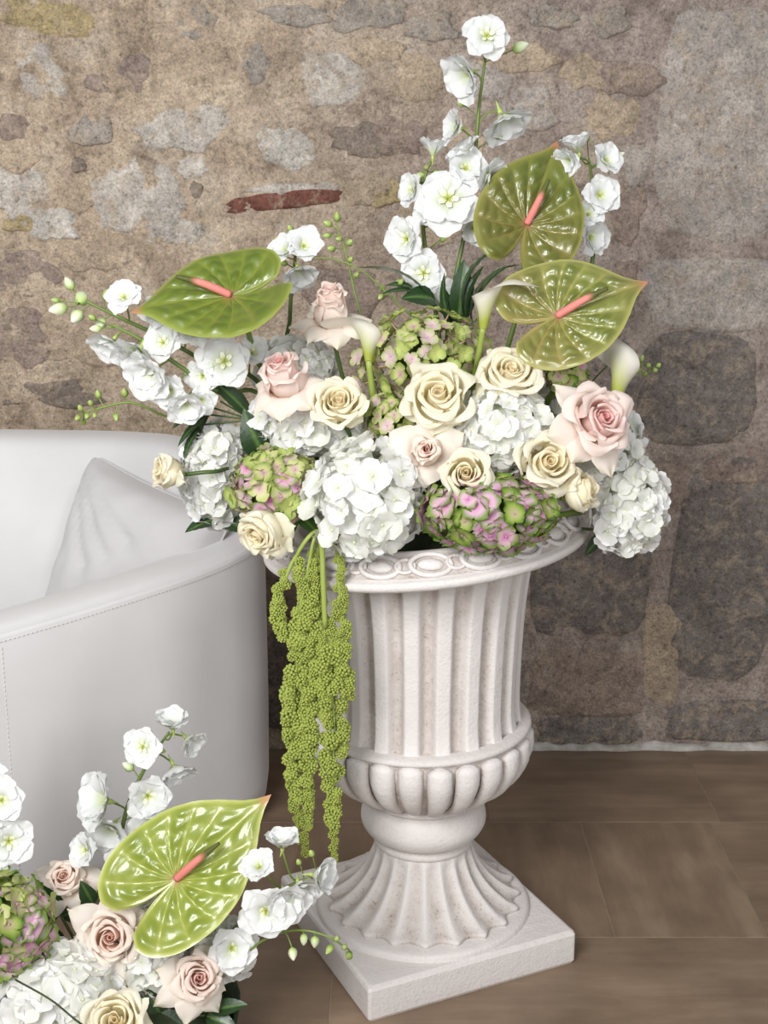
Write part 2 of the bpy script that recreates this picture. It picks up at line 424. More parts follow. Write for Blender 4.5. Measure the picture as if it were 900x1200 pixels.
# the big squared blocks of the right-hand side
BL = [(850, 150, 166, 262, ASH, 2), (838, 345, 170, 84, ASH, 0), (815, 458, 150, 128, SLATE, 0), (850, 670, 130, 270, SLATE, 0), (690, 675, 150, 150, SLATE, 0), (690, 800, 150, 90, PURP, 0),
      (850, 845, 150, 50, SLATE, 0), (760, 575, 110, 70, PURP, 0), (655, 560, 110, 80, PURP, 0), (870, 545, 100, 44, PURP, 0), (690, 856, 130, 36, SLATE, 0), (775, 770, 50, 130, TAN, 0), (560, 800, 120, 80, SLATE, 0), (470, 820, 80, 100, SLATE, 0), (355, 800, 120, 120, SLATE, 0), (350, 680, 130, 90, PURP, 0)]
for i, (px, py, w, h, c, r) in enumerate(BL):
    p = pix(px, py, YW); k = mpp(p)
    stone(p.x, p.z, w * k, h * k * 1.04, c, math.radians(r), 100 + i, .07, 5.0, .007)
rs = random.Random(5)
for i in range(46):                            # the same masonry beyond the frame
    side = rs.choice((-1, 1, 0))
    x = side * rs.uniform(1.08, 1.75) if side else rs.uniform(-1, 1)
    z = rs.uniform(.2, 2.35) if side else rs.uniform(2.0, 2.4)
    stone(x, z, rs.uniform(.08, .24), rs.uniform(.06, .13), rs.choice([GREY, LIGHT, TAN, PURP, ASH]), 0, 200 + i)
# lumpy limewash along the foot of the wall
n = 160
V = []
for i in range(n):
    x = .17 + 1.73 * i / (n - 1)
    hgt = .016 + .012 * mnoise.noise(Vector((x * 9, 4, 1))) + .006 * mnoise.noise(Vector((x * 31, 2, 1)))
    dp = .016 + .008 * mnoise.noise(Vector((x * 12, 8, 5)))
    for (yy, zz) in ((YW - dp, 0.0005), (YW - dp, hgt * .6), (YW - dp * .5, hgt), (YW + .03, hgt * 1.1)):
        V.append((x, yy, zz))
F = [tuple(reversed(f)) for f in grid_faces(4, n)]
t = struct(link('trim_1', mk_mesh('trim', V, F, M_LIME)))
t['label'] = 'rough whitish limewash strip along the foot of the stone wall'

# ------------------------------------------------------------------ urn
UX, UY = .078, 2.388
def lean(x, z):                                # the rim of the cast urn sits a little lower on the sofa side
    return z + .10 * max(0, min(1, (z - .33) / .5)) * x
urn = thing('garden_urn', (UX, UY, 0), 'white antiqued stone garden urn with fluted body on a square plinth', 'urn')
UM = Matrix.Translation((UX, UY, 0))
def revolve(name, prof, nseg=40, mod=None, wash=None, sub=1):
    prof = np.asarray(prof, float)
    V, C = [], []
    for j, (r, z) in enumerate(prof):
        t = j / (len(prof) - 1)
        for i in range(nseg):
            a = 2 * math.pi * i / nseg
            rr, w = (r, .25) if mod is None else mod(r, z, t, a)
            x, y = rr * math.cos(a), rr * math.sin(a)
            V.append((x, y, lean(x, z))); C.append((w, w, w))
    F = grid_faces(nseg, len(prof), True)
    return link(name, mk_mesh(name, V, F, M_URN, C), urn, UM)
def smoothp(pts, n): return catmull(pts, n)
# plinth: bevelled square block, turned
A = math.atan2(.19, .402)
S, HZ, bv = .222, .07, .008
V = []
for (s, z) in ((S - .003, 0), (S, .006), (S, HZ - bv), (S - bv * .3, HZ - bv * .3), (S - bv, HZ)):
    rc = .006
    for (qx, qy) in ((1, 1), (-1, 1), (-1, -1), (1, -1)):
        a0 = math.atan2(qy, qx) - math.pi / 4
        for k in range(5):
            a = a0 + k * math.pi / 8
            V.append((qx * (s - rc) + rc * math.cos(a), qy * (s - rc) + rc * math.sin(a), z))
F = grid_faces(20, 5, True) + [tuple(range(80, 100)), tuple(range(19, -1, -1))]
link('plinth', mk_mesh('plinth', V, F, M_URN, [(.45 if v[2] < .05 else .22,) * 3 for v in V], smooth=False), urn, UM @ Matrix.Rotation(A, 4, 'Z'))
revolve('base_disc', smoothp([(.214, .069), (.213, .078), (.207, .083), (.19, .085), (.15, .086)], 12), 64)
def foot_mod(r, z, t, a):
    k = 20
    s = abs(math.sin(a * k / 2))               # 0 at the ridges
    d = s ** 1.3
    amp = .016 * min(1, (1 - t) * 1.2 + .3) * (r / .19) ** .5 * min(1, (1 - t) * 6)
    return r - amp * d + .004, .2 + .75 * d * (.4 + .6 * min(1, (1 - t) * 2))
fp = smoothp([(.19, .084), (.191, .094), (.170, .103), (.137, .128), (.111, .16), (.097, .192), (.09, .212)], 30)
revolve('fluted_foot', fp, 240, foot_mod)
revolve('collar', smoothp([(.088, .208), (.097, .212), (.099, .219), (.094, .228), (.088, .232)], 12), 64, lambda r, z, t, a: (r, .45))
revolve('torus_ring', smoothp([(.085, .231), (.108, .236), (.122, .256), (.123, .276), (.116, .297), (.104, .306), (.098, .314)], 26), 72, lambda r, z, t, a: (r, .2 + .5 * abs(t - .5)))
revolve('bowl', smoothp([(.096, .313), (.108, .32), (.135, .337), (.17, .368), (.193, .41), (.199, .435), (.198, .452), (.202, .459), (.207, .463), (.206, .469), (.199, .473), (.184, .476)], 44), 96,
        lambda r, z, t, a: (r, 1.0 if .325 < z < .455 else .4))
revolve('neck_fillet', smoothp([(.098, .304), (.112, .309), (.1145, .315), (.110, .321), (.1, .325)], 12), 72, lambda r, z, t, a: (r, .5))
# gadroon lobes round the bowl, each its own piece
lob_me = None
V, C = [], []
nl, nc = 14, 10
path = catmull([(.112, .322), (.145, .341), (.181, .374), (.201, .416), (.202, .446), (.198, .460)], nl)
tan = np.gradient(path, axis=0); tan /= np.linalg.norm(tan, axis=1)[:, None]
for j in range(nl):
    t = j / (nl - 1)
    wid = np.interp(t, [0, .15, .6, .85, .96, 1], [.006, .0125, .0235, .0235, .013, .002])
    hh = np.interp(t, [0, .15, .6, .85, .96, 1], [.002, .009, .017, .017, .008, .0])
    nr_, nz_ = tan[j][1], -tan[j][0]
    for i in range(nc):
        a = math.pi * i / (nc - 1)
        lat, o = wid * math.cos(a), hh * math.sin(a) ** .8 - .003
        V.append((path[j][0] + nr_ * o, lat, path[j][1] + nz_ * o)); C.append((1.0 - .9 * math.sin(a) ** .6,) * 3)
LOBE = mk_mesh('gadroon', V, [tuple(reversed(f)) for f in grid_faces(nc, nl)], M_URN, C)
for i in range(24):
    a = 2 * math.pi * (i + .5) / 24
    # follow the slight lean of the casting
    M = UM @ Matrix(((1, 0, 0, 0), (0, 1, 0, 0), (.10 * .16, 0, 1, 0), (0, 0, 0, 1))) @ Matrix.Rotation(a, 4, 'Z')
    link('gadroon', LOBE, urn, M)
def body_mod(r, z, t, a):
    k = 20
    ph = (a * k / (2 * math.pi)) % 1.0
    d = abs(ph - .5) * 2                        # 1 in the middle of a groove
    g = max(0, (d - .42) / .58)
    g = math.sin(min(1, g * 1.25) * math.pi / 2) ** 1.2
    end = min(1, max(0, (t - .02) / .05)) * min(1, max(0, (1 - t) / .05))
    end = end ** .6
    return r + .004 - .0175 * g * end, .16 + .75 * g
revolve('fluted_body', smoothp([(.187, .468), (.183, .482), (.180, .51), (.180, .56), (.182, .62), (.186, .69), (.192, .745), (.199, .785), (.208, .808), (.214, .816)], 60), 400, body_mod)
revolve('rim', smoothp([(.205, .812), (.222, .816), (.255, .8185), (.288, .8215), (.300, .826), (.304, .833), (.302, .840), (.293, .844), (.285, .849), (.268, .865), (.256, .876), (.246, .880), (.236, .876), (.229, .862), (.214, .838), (.175, .81), (.12, .795), (.0, .79)], 60), 96,
        lambda r, z, t, a: (r, .95 if .845 < z < .876 and r > .245 else .25))
# scrollwork of interlaced rings on the rim
def ringmesh(rx, rz, rad):
    V = []
    ns_, nc_ = 18, 6
    for i in range(ns_):
        a = 2 * math.pi * i / ns_
        for k in range(nc_):
            b = 2 * math.pi * k / nc_
            V.append(((rx + rad * math.cos(b)) * math.cos(a), (rz + rad * math.cos(b)) * math.sin(a), rad * math.sin(b)))
    F = []
    for i in range(ns_):
        for k in range(nc_):
            F.append((i * nc_ + k, ((i + 1) % ns_) * nc_ + k, ((i + 1) % ns_) * nc_ + (k + 1) % nc_, i * nc_ + (k + 1) % nc_))
    return V, F
Vr, Fr = ringmesh(.0345, .021, .0048)
Vs, Fs = ringmesh(.016, .013, .0034)
RING = mk_mesh('scroll_ring', Vr, Fr, M_URN, [(.25,) * 3] * len(Vr))
SRING = mk_mesh('scroll_link', Vs, Fs, M_URN, [(.35,) * 3] * len(Vs))
VB = []
for j in range(5):
    for i in range(14):
        a = 2 * math.pi * i / 14; rr = math.sin(j / 4 * math.pi / 2)
        VB.append((.022 * rr * math.cos(a), .0115 * rr * math.sin(a), .008 * math.cos(j / 4 * math.pi / 2)))
BOSS = mk_mesh('scroll_boss', VB, grid_faces(14, 5, True), M_URN, [(.2,) * 3] * len(VB))
for i in range(20):
    for (me, nm, off) in ((RING, 'scroll_ring', 0), (BOSS, 'scroll_boss', 0), (SRING, 'scroll_link', .5)):
        a = 2 * math.pi * (i + off) / 20
        rr, zz = .2735, .8625
        pos = Vector((rr * math.cos(a), rr * math.sin(a), lean(rr * math.cos(a), zz)))
        rad = Vector((math.cos(a), math.sin(a), 0))
        nrm = (rad * .66 + Vector((0, 0, .75))).normalized()
        tx = Vector((-math.sin(a), math.cos(a), 0)); ty = nrm.cross(tx)
        M = UM @ Matrix.Translation(pos) @ Matrix((tx, ty, nrm)).transposed().to_4x4()
        link(nm, me, urn, M)

# ------------------------------------------------------------------ sofa
OUT = [(-.742, 2.352, .650), (-.62, 2.468, .655), (-.50, 2.585, .663), (-.39, 2.70, .672), (-.315, 2.79, .685), (-.278, 2.875, .70), (-.282, 2.98, .735), (-.335, 3.075, .80), (-.44, 3.13, .862), (-.58, 3.155, .88), (-.9, 3.165, .885), (-1.3, 3.17, .885), (-1.75, 3.17, .885)]
nP = 90
pl = catmull(OUT, nP)
tg = np.gradient(pl[:, :2], axis=0); tg /= np.linalg.norm(tg, axis=1)[:, None]
inn = np.stack([-tg[:, 1], tg[:, 0]], 1)       # points to the inside of the sofa
arc = np.concatenate([[0], np.cumsum(np.linalg.norm(np.diff(pl[:, :2], axis=0), axis=1))])
th = np.interp(arc, [0, .05, .3, 9], [.115, .13, .14, .15])
sofa = thing('sofa', (-1.0, 2.8, 0), 'ivory velvet tub sofa with rounded arm beside the urn', 'sofa')
V = []
prof = [(.028, .035), (.010, .05), (.003, .10), (0, .30)]        # (inset, height) up the outside
for i in range(nP):
    zt, w = pl[i][2], th[i]
    rows = [(q, z) for q, z in prof] + [(.0, zt * .8), (.001, zt - .012), (.003, zt - .004), (.007, zt - .004), (.016, zt + .004), (.03, zt + .010), (w * .5, zt + .014), (w - .03, zt + .008), (w - .012, zt - .004), (w - .003, zt - .022), (w, zt - .06), (w + .01, .40), (w + .01, .20), (w * .7, .035)]
    for q, z in rows:
        V.append((pl[i][0] + inn[i][0] * q, pl[i][1] + inn[i][1] * q, z))
nr = len(rows)
F = [tuple(reversed(f)) for f in grid_faces(nr, nP)]
F += [(i * nr, i * nr + nr - 1, (i + 1) * nr + nr - 1, (i + 1) * nr) for i in range(nP - 1)]
F.append(tuple(range((nP - 1) * nr + nr - 1, (nP - 1) * nr - 1, -1)))
link('shell', mk_mesh('shell', V, F, M_VELVET), sofa)
# front panel closing the arm, softly padded
ft = -tg[0]
V, F = [], []
zt, w = pl[0][2], th[0]
rows = prof + [(.0, zt * .8), (.001, zt - .012), (.003, zt - .004), (.007, zt - .004), (.016, zt + .004), (.03, zt + .010), (w * .5, zt + .014), (w - .03, zt + .008), (w - .012, zt - .004), (w - .003, zt - .022), (w, zt - .06), (w + .01, .40), (w + .01, .20), (w * .7, .035)]
for s, (push, shrink) in enumerate(((0, 0), (.012, .002), (.02, .012), (.022, .03))):
    for q, z in rows:
        cq, cz = w / 2, .34
        q2 = cq + (q - cq) * (1 - shrink / (w / 2)); z2 = cz + (z - cz) * (1 - shrink / .32)
        V.append((pl[0][0] + inn[0][0] * q2 + ft[0] * push, pl[0][1] + inn[0][1] * q2 + ft[1] * push, z2))
F = grid_faces(nr, 4, True) + [tuple(range(3 * nr, 4 * nr))]
link('front_panel', mk_mesh('front_panel', V, F, M_VELVET), sofa)
# seat block and cushion
def slab(name, pts, z0, z1, parent, mat, bev=.03):
    P = np.array(pts, float); c = P.mean(0); V = []
    for (ins, z) in ((bev * .6, z0), (0, z0 + bev), (0, z1 - bev), (bev * .4, z1 - bev * .3), (bev * 1.2, z1), (.2, z1 + .012)):
        for p in P:
            d = p - c; L = np.linalg.norm(d); V.append((*(c + d * max(.1, (1 - ins / L))), z))
    n = len(P)
    return link(name, mk_mesh(name, V, grid_faces(n, 6, True) + [tuple(range(5 * n, 6 * n)), tuple(range(n - 1, -1, -1))], mat), parent)
ip = [(pl[i][0] + inn[i][0] * (th[i] + .004), pl[i][1] + inn[i][1] * (th[i] + .004)) for i in range(4, nP, 5)]
seat = ip + [(-1.72, 2.2), (-1.4, 2.15), (-1.0, 2.2), (-.92, 2.32)]
slab('seat_base', seat, .035, .27, sofa, M_VELVET)
slab('seat_cushion', seat, .275, .43, sofa, M_VELVET)
for (x, y) in ((-.72, 2.44), (-.36, 2.92), (-1.5, 3.05), (-1.5, 2.3)):
    V, F = tube([(x, y, 0), (x, y, .045)], .022, 4, 10)
    link('leg', mk_mesh('leg', V, F, M_FOAM), sofa)
# stitches along the arm seam and down the front edge
V, F = [], []
def stitch(p, d, l=.0055, r=.0006):
    v, f = tube([Vector(p) - d * l / 2, Vector(p) + d * l / 2], r, 3, 5)
    k = len(V); V.extend(v); F.extend([tuple(a + k for a in q) for q in f])
s = .02
while s < .95:
    x, y, z = [np.interp(s, arc, pl[:, c]) for c in range(3)]
    q = [np.interp(s, arc, inn[:, c]) for c in range(2)]; d = [np.interp(s, arc, tg[:, c]) for c in range(2)]
    for dz in (-.017,):
        stitch((x - q[0] * .0006, y - q[1] * .0006, z + dz), Vector((d[0], d[1], .04)))
    s += .0095
z = .62
while z > .06:
    for o in (.022,):
        x, y = pl[0][0] + tg[0][0] * o - inn[0][0] * .0006, pl[0][1] + tg[0][1] * o - inn[0][1] * .0006
        stitch((x, y, z), Vector((0, 0, 1)))
    z -= .0095
st = link('stitching', mk_mesh('stitching', V, F, M_THREAD), sofa); st['kind'] = 'stuff'
v, f = tube([(pl[i][0] + inn[i][0] * .004, pl[i][1] + inn[i][1] * .004, pl[i][2] - .004) for i in range(0, 70, 2)], .0011, 120, 6)
link('piping', mk_mesh('piping', v, f, M_VELVET), sofa)

# cushion leaning in the corner of the sofa
cp = pix(158, 664, 2.92)
zf = Vector((-.42, -.86, .22)).normalized()
CM = frame(cp, zf, math.radians(-21))
n = 33
V = []
for side in (1, -1):
    for j in range(n):
        for i in range(n):
            u, v = i / (n - 1) * 2 - 1, j / (n - 1) * 2 - 1
            k = .205
            pinch = 1 - .075 * (1 - u * u) * abs(v) ** 3, 1 - .075 * (1 - v * v) * abs(u) ** 3
            x, y = u * k * pinch[1], v * k * pinch[0]
            hgt = .10 * ((1 - u ** 4) * (1 - v ** 4)) ** .5
            cr = sum(.006 * math.exp(-((math.atan2(v - 1.05, u + 1.05) + a0) / .05) ** 2) for a0 in (.55, .8, 1.05)) * (1 if math.hypot(u + 1, v - 1) < 1.3 else .3)
            cr *= 1.6; cr += .010 * abs(mnoise.noise(Vector((u * 3 - v * 2, v * 1.1 + u, 7)))) + .006 * mnoise.noise(Vector((u * 2.4, v * 2.4, 3 * side)))
            V.append((x, y, side * (hgt - cr * (hgt / .075))))
f1 = grid_faces(n, n); f2 = [tuple(n * n + a for a in reversed(q)) for q in f1]
edge = [j * n for j in range(n)] + [(n - 1) * n + i for i in range(1, n)] + [j * n + n - 1 for j in range(n - 2, -1, -1)] + [i for i in range(n - 2, 0, -1)]
cu = thing('cushion', cp, 'pale grey velvet cushion leaning inside the corner of the sofa', 'cushion')
link('cover', mk_mesh('cover', V, f1 + f2, M_CUSHION), cu, CM)
v, f = tube([Vector(V[e]) for e in edge + edge[:1]], .0025, 160, 6)
link('edge_seam', mk_mesh('edge_seam', v, f, M_CUSHION), cu, CM)

# ------------------------------------------------------------------ plant parts
STEM_G, STEM_D, STEM_Y = lin(112, 132, 62), lin(70, 92, 44), lin(150, 166, 84)
def stem_part(parent, pts, r, col=STEM_G, name='stem', n=16, radii=None, col2=None):
    V, F = tube(pts, r, n, 7, True, radii)
    C = np.array([col] * len(V))
    if col2 is not None:
        C = mixc(col, col2, np.repeat(np.linspace(0, 1, n), 7))
    return link(name, mk_mesh(name, V, F, M_STEM, C), parent)
URN_ROOT = Vector((UX, UY, .85))
LOW_ROOT = Vector((-.45, 2.0, .10))
FOAM = {'urn': URN_ROOT, 'low': LOW_ROOT}
def socket(root, p):
    """where the stem enters the foam"""
    c = FOAM[root]; d = Vector(p) - c
    k = Vector((d.x * .35, d.y * .35, .0))
    lim = .15 if root == 'urn' else .13
    if k.length > lim: k *= lim / k.length
    return c + k

# a foam mound in the urn and a low tray on the floor
def mound(c, rx, rz, label, tray=False):
    V = []
    n = 32
    for j in range(9):
        a = j / 8 * math.pi / 2
        for i in range(n):
            b = 2 * math.pi * i / n
            V.append((rx * math.cos(a) * math.cos(b), rx * math.cos(a) * math.sin(b), rz * math.sin(a) + .006 * mnoise.noise(Vector((math.cos(b) * 3, math.sin(b) * 3, j)))))
    o = thing('floral_foam', c, label, 'floral foam')
    link('foam', mk_mesh('foam', V, grid_faces(n, 9, True) + [tuple(range(n - 1, -1, -1))], M_FOAM), o, Matrix.Translation(c))
    if tray:
        pr = [(0, -.0), (.8, 0), (.95, .05), (1.0, .10), (.98, .10), (.9, .03), (0, .02)]
        V = [(rx * 1.06 * r * math.cos(2 * math.pi * i / n), rx * 1.06 * r * math.sin(2 * math.pi * i / n), z) for r, z in pr for i in range(n)]
        link('tray', mk_mesh('tray', V, grid_faces(n, len(pr), True), M_FOAM), o, Matrix.Translation((c[0], c[1], 0.001)))
mound((UX, UY, .838), .195, .065, 'dark green foam mound filling the mouth of the urn')
mound((LOW_ROOT.x, LOW_ROOT.y, .03), .19, .13, 'dark green foam in a low tray under the floor flowers', True)

# ---- roses
CREAM = dict(out=lin(252, 247, 229), mid=lin(252, 244, 216), inn=lin(253, 241, 212), ref=lin(252, 248, 228))
BLUSH = dict(out=lin(252, 237, 229), mid=lin(251, 226, 219), inn=lin(238, 178, 178), ref=lin(252, 240, 231))
PEACH = dict(out=lin(252, 242, 231), mid=lin(252, 232, 220), inn=lin(244, 208, 195), ref=lin(253, 244, 234))
PALEP = dict(out=lin(252, 240, 230), mid=lin(251, 231, 221), inn=lin(243, 204, 196), ref=lin(253, 244, 233))
def rose_petal(rb, rt, zt, lip, A, th0, rnd, pal, tt, spiral=.04, ruff=.03):
    nu, nv = 11, 11
    ctrl = [(.05, -.82), (rb * .75, -.62), (rb * 1.06, -.2), ((rb * .45 + rt * .55) * 1.03, zt - .2), (rt, zt - .03), (rt + lip * .6, zt + .0), (rt + lip, zt - lip * .45)]
    pr = catmull(ctrl, 40); ps = np.linspace(0, 1, 40)
    u = np.linspace(-1, 1, nu)[None, :]; v = np.linspace(0, 1, nv)[:, None]
    top = 1 - .20 * np.abs(u) ** 1.9 + .02 * np.sin(u * 5 + rnd.random() * 6)
    ve = v * top
    r = np.interp(ve, ps, pr[:, 0]); z = np.interp(ve, ps, pr[:, 1])
    wid = A * np.interp(v, [0, .3, .6, .85, 1], [.5, .9, 1.0, .98, .86])
    ph = rnd.random() * 6
    r = r * (1 + spiral * u) + .05 * np.abs(u) ** 4 * v * (rt + .1)
    r = r + ruff * v ** 3 * np.sin(u * 3.4 + ph) * (.3 + rt)
    z = z + ruff * 1.1 * v ** 3 * np.sin(u * 4.1 + ph * 2) + .05 * v ** 4 * np.exp(-(u / .25) ** 2) * (tt > .4)
    a = th0 + wid * u
    P = np.stack([r * np.cos(a), r * np.sin(a), z + 0 * a], -1).reshape(-1, 3)
    f = np.clip(tt + .25 * (v ** 2) + 0 * u, 0, 1)
    c = np.where((f < .5)[..., None], mixc(pal['inn'], pal['mid'], f * 2), mixc(pal['mid'], pal['out'], f * 2 - 1))
    # greenish-yellow claw at the base of each petal
    c = mixc(c.reshape(-1, 3), lin(228, 226, 160), np.clip(.45 - v * 1.3 + 0 * u, 0, 1).reshape(-1))
    return P, grid_faces(nu, nv), c
def reflex_petal(length, width, ang, drop, rnd, pal, tipc=None):
    nu, nv = 11, 12
    pr = catmull([(.08, -.78), (.4, -.52), (.72, -.28), (.72 + (length - .72) * .5, -.26 - drop * .25), (length, -.32 - drop)], nv)
    u = np.linspace(-1, 1, nu)[None, :]; v = np.linspace(0, 1, nv)[:, None]
    w = width * np.interp(v, [0, .25, .5, .7, .85, .95, 1], [.35, .75, 1, .95, .66, .3, .05])
    lat = u * w
    r = pr[:, 0][:, None] - .10 * u * u * (v > 0) * v
    z = pr[:, 1][:, None] - (.30 * u ** 2 * v * w) + .05 * np.sin(u * 4 + rnd.random() * 6) * v * v + .035 * np.sin(v * 7 + rnd.random() * 6) * np.abs(u)
    ca, sa = math.cos(ang), math.sin(ang)
    P = np.stack([r * ca - lat * sa, r * sa + lat * ca, z + 0 * lat], -1).reshape(-1, 3)
    c = mixc(pal['mid'], pal['ref'], np.clip(v * 1.5 + 0 * u, 0, 1)).reshape(-1, 3)
    c = mixc(c, lin(240, 238, 190), np.clip((v - .8) * 1.6 + 0 * u, 0, .5).reshape(-1))
    return P, grid_faces(nu, nv), c
def rose(label, px, py, Y, size, face, pal, seed, reflex=(), root='urn', open_=1.0, tight=1.0, stem=None, tall=1.0, group='roses of the urn arrangement'):
    rnd = random.Random(seed)
    pos = pix(px, py, Y); R = size * mpp(pos) / 2
    fz = dirv(*face)
    M = frame(pos - fz * R * .15, fz, rnd.uniform(-.4, .4) if not reflex else 0, R)
    base = M @ Vector((0, 0, -.85))
    sp = stem or [socket(root, base)]
    t = thing('rose', sp[-1] if stem else sp[0], label, 'rose', group)
    rings = [(3, .10, .085, .42, .015, 1.6), (3, .21, .19, .47, .035, 1.35), (3, .34, .33, .47, .08, 1.25), (4, .49, .51, .43, .14, 1.05), (5, .64, .70, .33, .18, .92), (5, .78, .86, .18, .22, .84)]
    th0 = rnd.random() * 6
    nring = len(rings)
    for k, (cnt, rb, rt, zt, lip, A) in enumerate(rings):
        g = open_ if k > 2 else 1
        for i in range(cnt):
            a = th0 + 2 * math.pi * i / cnt + rnd.uniform(-.12, .12)
            P, F, C = rose_petal(rb * tight, rt * tight * g, zt * tall + rnd.uniform(-.04, .04) - .02 * (k > 3) * (i % 2), lip * g * rnd.uniform(.7, 1.5), A * rnd.uniform(.9, 1.12), a, rnd, pal, k / (nring - 1) * .9, rnd.uniform(.10, .2) if k < 4 else rnd.uniform(.04, .13), .028 + .013 * k)
            jt = .03 + .028 * k
            MJ = Matrix.Translation((rnd.uniform(-jt, jt) * .5, rnd.uniform(-jt, jt) * .5, rnd.uniform(-jt, jt))) @ Matrix.Rotation(rnd.uniform(-jt, jt) * 1.3, 4, Vector((math.cos(a), math.sin(a), 0))) @ Matrix.Rotation(rnd.uniform(-jt, jt) * 1.3, 4, Vector((-math.sin(a), math.cos(a), 0)))
            link('petal', mk_mesh('petal', P, F, M_PETAL, C), t, M @ MJ)
        th0 += 2.4 + math.pi / cnt
    for (deg, ln, wd, dr) in reflex:
        P, F, C = reflex_petal(ln, wd, math.radians(deg), dr, rnd, pal)
        link('petal', mk_mesh('petal', P, F, M_PETAL, C), t, M)
    # calyx
    V = []
    for j, (r, z) in enumerate(((.05, -1.0), (.15, -.95), (.19, -.86), (.15, -.76), (.05, -.72))):
        for i in range(10): V.append((r * math.cos(i * .6283), r * math.sin(i * .6283), z))
    link('calyx', mk_mesh('calyx', V, grid_faces(10, 5, True), M_STEM, [STEM_G] * len(V)), t, M)
    b2 = M @ Vector((0, 0, -.95)); b3 = M @ Vector((0, 0, -1.7))
    if stem: pts = [b2] + stem
    else: pts = [b2, b3.lerp(sp[0], .25), sp[0]]
    stem_part(t, pts, .0038, STEM_D if seed % 2 else STEM_G)
    return t
E2 = [(200, 1.2, .5, .05), (265, 1.25, .5, .1), (330, 1.2, .5, .05)]
rose('blush rose with curled back petals standing highest, beside the yellow-throated calla lily', 388, 362, 2.28, 64, (-.02, .80, .6), PALEP, 1, [(190, 1.6, .55, .15), (235, 1.5, .6, .3), (280, 1.4, .65, .45), (325, 1.5, .5, .3), (130, 1.35, .5, .1), (10, 1.5, .5, .2)], open_=.74, tight=.78, tall=2.1)
rose('pink-hearted blush rose on a bent stem above a white hydrangea', 331, 440, 2.20, 68, (-.18, .72, .68), BLUSH, 2, [(215, 1.4, .6, .35), (262, 1.5, .7, .45), (310, 1.45, .6, .3), (5, 1.45, .5, .15), (160, 1.2, .5, .1)], open_=.82, tight=.84, tall=1.8, stem=[pix(358, 478, 2.24), pix(382, 525, 2.28), URN_ROOT + Vector((-.09, -.05, 0))])
rose('small cream rose upright on a straight stem beside the pink-hearted rose', 397, 472, 2.18, 64, (.0, .45, .9), CREAM, 3, [(200, 1.05, .5, 0), (330, 1.05, .5, 0)], stem=[pix(412, 515, 2.22), pix(420, 560, 2.26), URN_ROOT + Vector((-.06, -.08, 0))])
rose('large cream rose below the loose green hydrangea', 513, 463, 2.16, 76, (-.05, .35, .95), CREAM, 4, [(195, 1.3, .5, .05), (262, 1.2, .6, .05), (310, 1.1, .5, .0)])
rose('cream rose tilted upward under the lobed anthurium, above a white hydrangea', 598, 436, 2.19, 70, (.12, .5, .85), CREAM, 5, [(215, 1.35, .55, .1), (270, 1.35, .6, .2), (318, 1.45, .5, .2)])
rose('flat open blush rose with a small rolled heart and wide papery petals', 500, 528, 2.12, 60, (.0, .15, 1), PEACH, 6, [(150, 1.75, .75, 0), (188, 1.95, .85, 0), (228, 1.85, .8, .05), (28, 1.75, .75, 0), (350, 1.4, .6, 0), (85, 1.4, .75, 0), (270, 1.4, .7, 0)], open_=.72, tight=.66, tall=1.3)
rose('round cream rose just above the pink and green hydrangea on the rim', 546, 555, 2.09, 60, (.0, .2, 1), CREAM, 7)
rose('cream rose between the small round rose and the star-petalled rose', 643, 542, 2.12, 68, (.25, .2, .95), CREAM, 8, [(160, 1.15, .5, 0), (250, 1.05, .55, 0)])
rose('star-petalled blush rose with a deep pink heart', 705, 490, 2.13, 76, (.35, .2, .9), BLUSH, 9, [(140, 1.75, .5, .1), (200, 1.75, .6, .1), (240, 1.6, .6, .1), (290, 1.85, .55, .1), (20, 1.2, .5, .1), (75, 1.2, .5, .1)])
rose('cream rosebud turned away toward the outer white hydrangea', 686, 574, 2.12, 58, (.7, .25, .45), CREAM, 10, (), open_=.85, tight=.9)
rose('cream rosebud hanging out over the sofa on a sideways stem', 190, 552, 2.20, 52, (-.75, .12, .5), CREAM, 11, [(330, 1.5, .4, .1), (200, 1.2, .5, .1)], open_=.85, tight=.9, stem=[pix(250, 553, 2.22), pix(290, 556, 2.28), URN_ROOT + Vector((-.13, -.04, 0))])
rose('large cream rose nodding downward over the urn rim by the sofa', 303, 626, 2.10, 66, (-.5, -.45, .75), CREAM, 12, [(330, 1.3, .6, .0), (20, 1.35, .6, .0), (275, 1.4, .55, .1)], open_=.9)
LG = 'roses of the floor arrangement'
rose('small peach rose behind the pink and green hydrangea on the floor', 76, 1028, 2.03, 56, (-.05, .45, .85), PEACH, 13, [(165, 1.55, .5, 0), (205, 1.6, .5, .2), (250, 1.75, .45, .3), (290, 1.5, .35, .3), (0, 1.75, .6, 0), (330, 1.6, .5, .1)], 'low', .8, .85, group=LG)
rose('star-petalled blush rose beside the floor anthurium', 130, 1098, 1.93, 72, (.0, .2, 1), PEACH, 14, [(95, 1.55, .5, .0), (152, 1.8, .6, .0), (195, 1.5, .6, .0), (235, 1.55, .65, .05), (282, 1.8, .6, .05), (325, 1.45, .65, 0), (15, 1.5, .7, 0), (55, 1.3, .6, 0)], 'low', .95, .9, group=LG)
rose('blush rose with drooping outer petals at the front of the floor flowers', 232, 1146, 1.90, 64, (.35, .3, .85), PALEP, 15, [(170, 1.5, .6, .1), (215, 1.75, .5, .35), (262, 1.7, .6, .3), (310, 1.6, .55, .2), (340, 1.3, .5, .1), (60, 1.4, .6, .0)], 'low', .9, .9, group=LG)
rose('yellow-cream rose lowest of the floor flowers, resting on the white hydrangea', 135, 1196, 1.84, 70, (.0, .5, .85), CREAM, 16, [(180, 1.2, .5, .1), (0, 1.2, .5, .1)], 'low', group=LG)

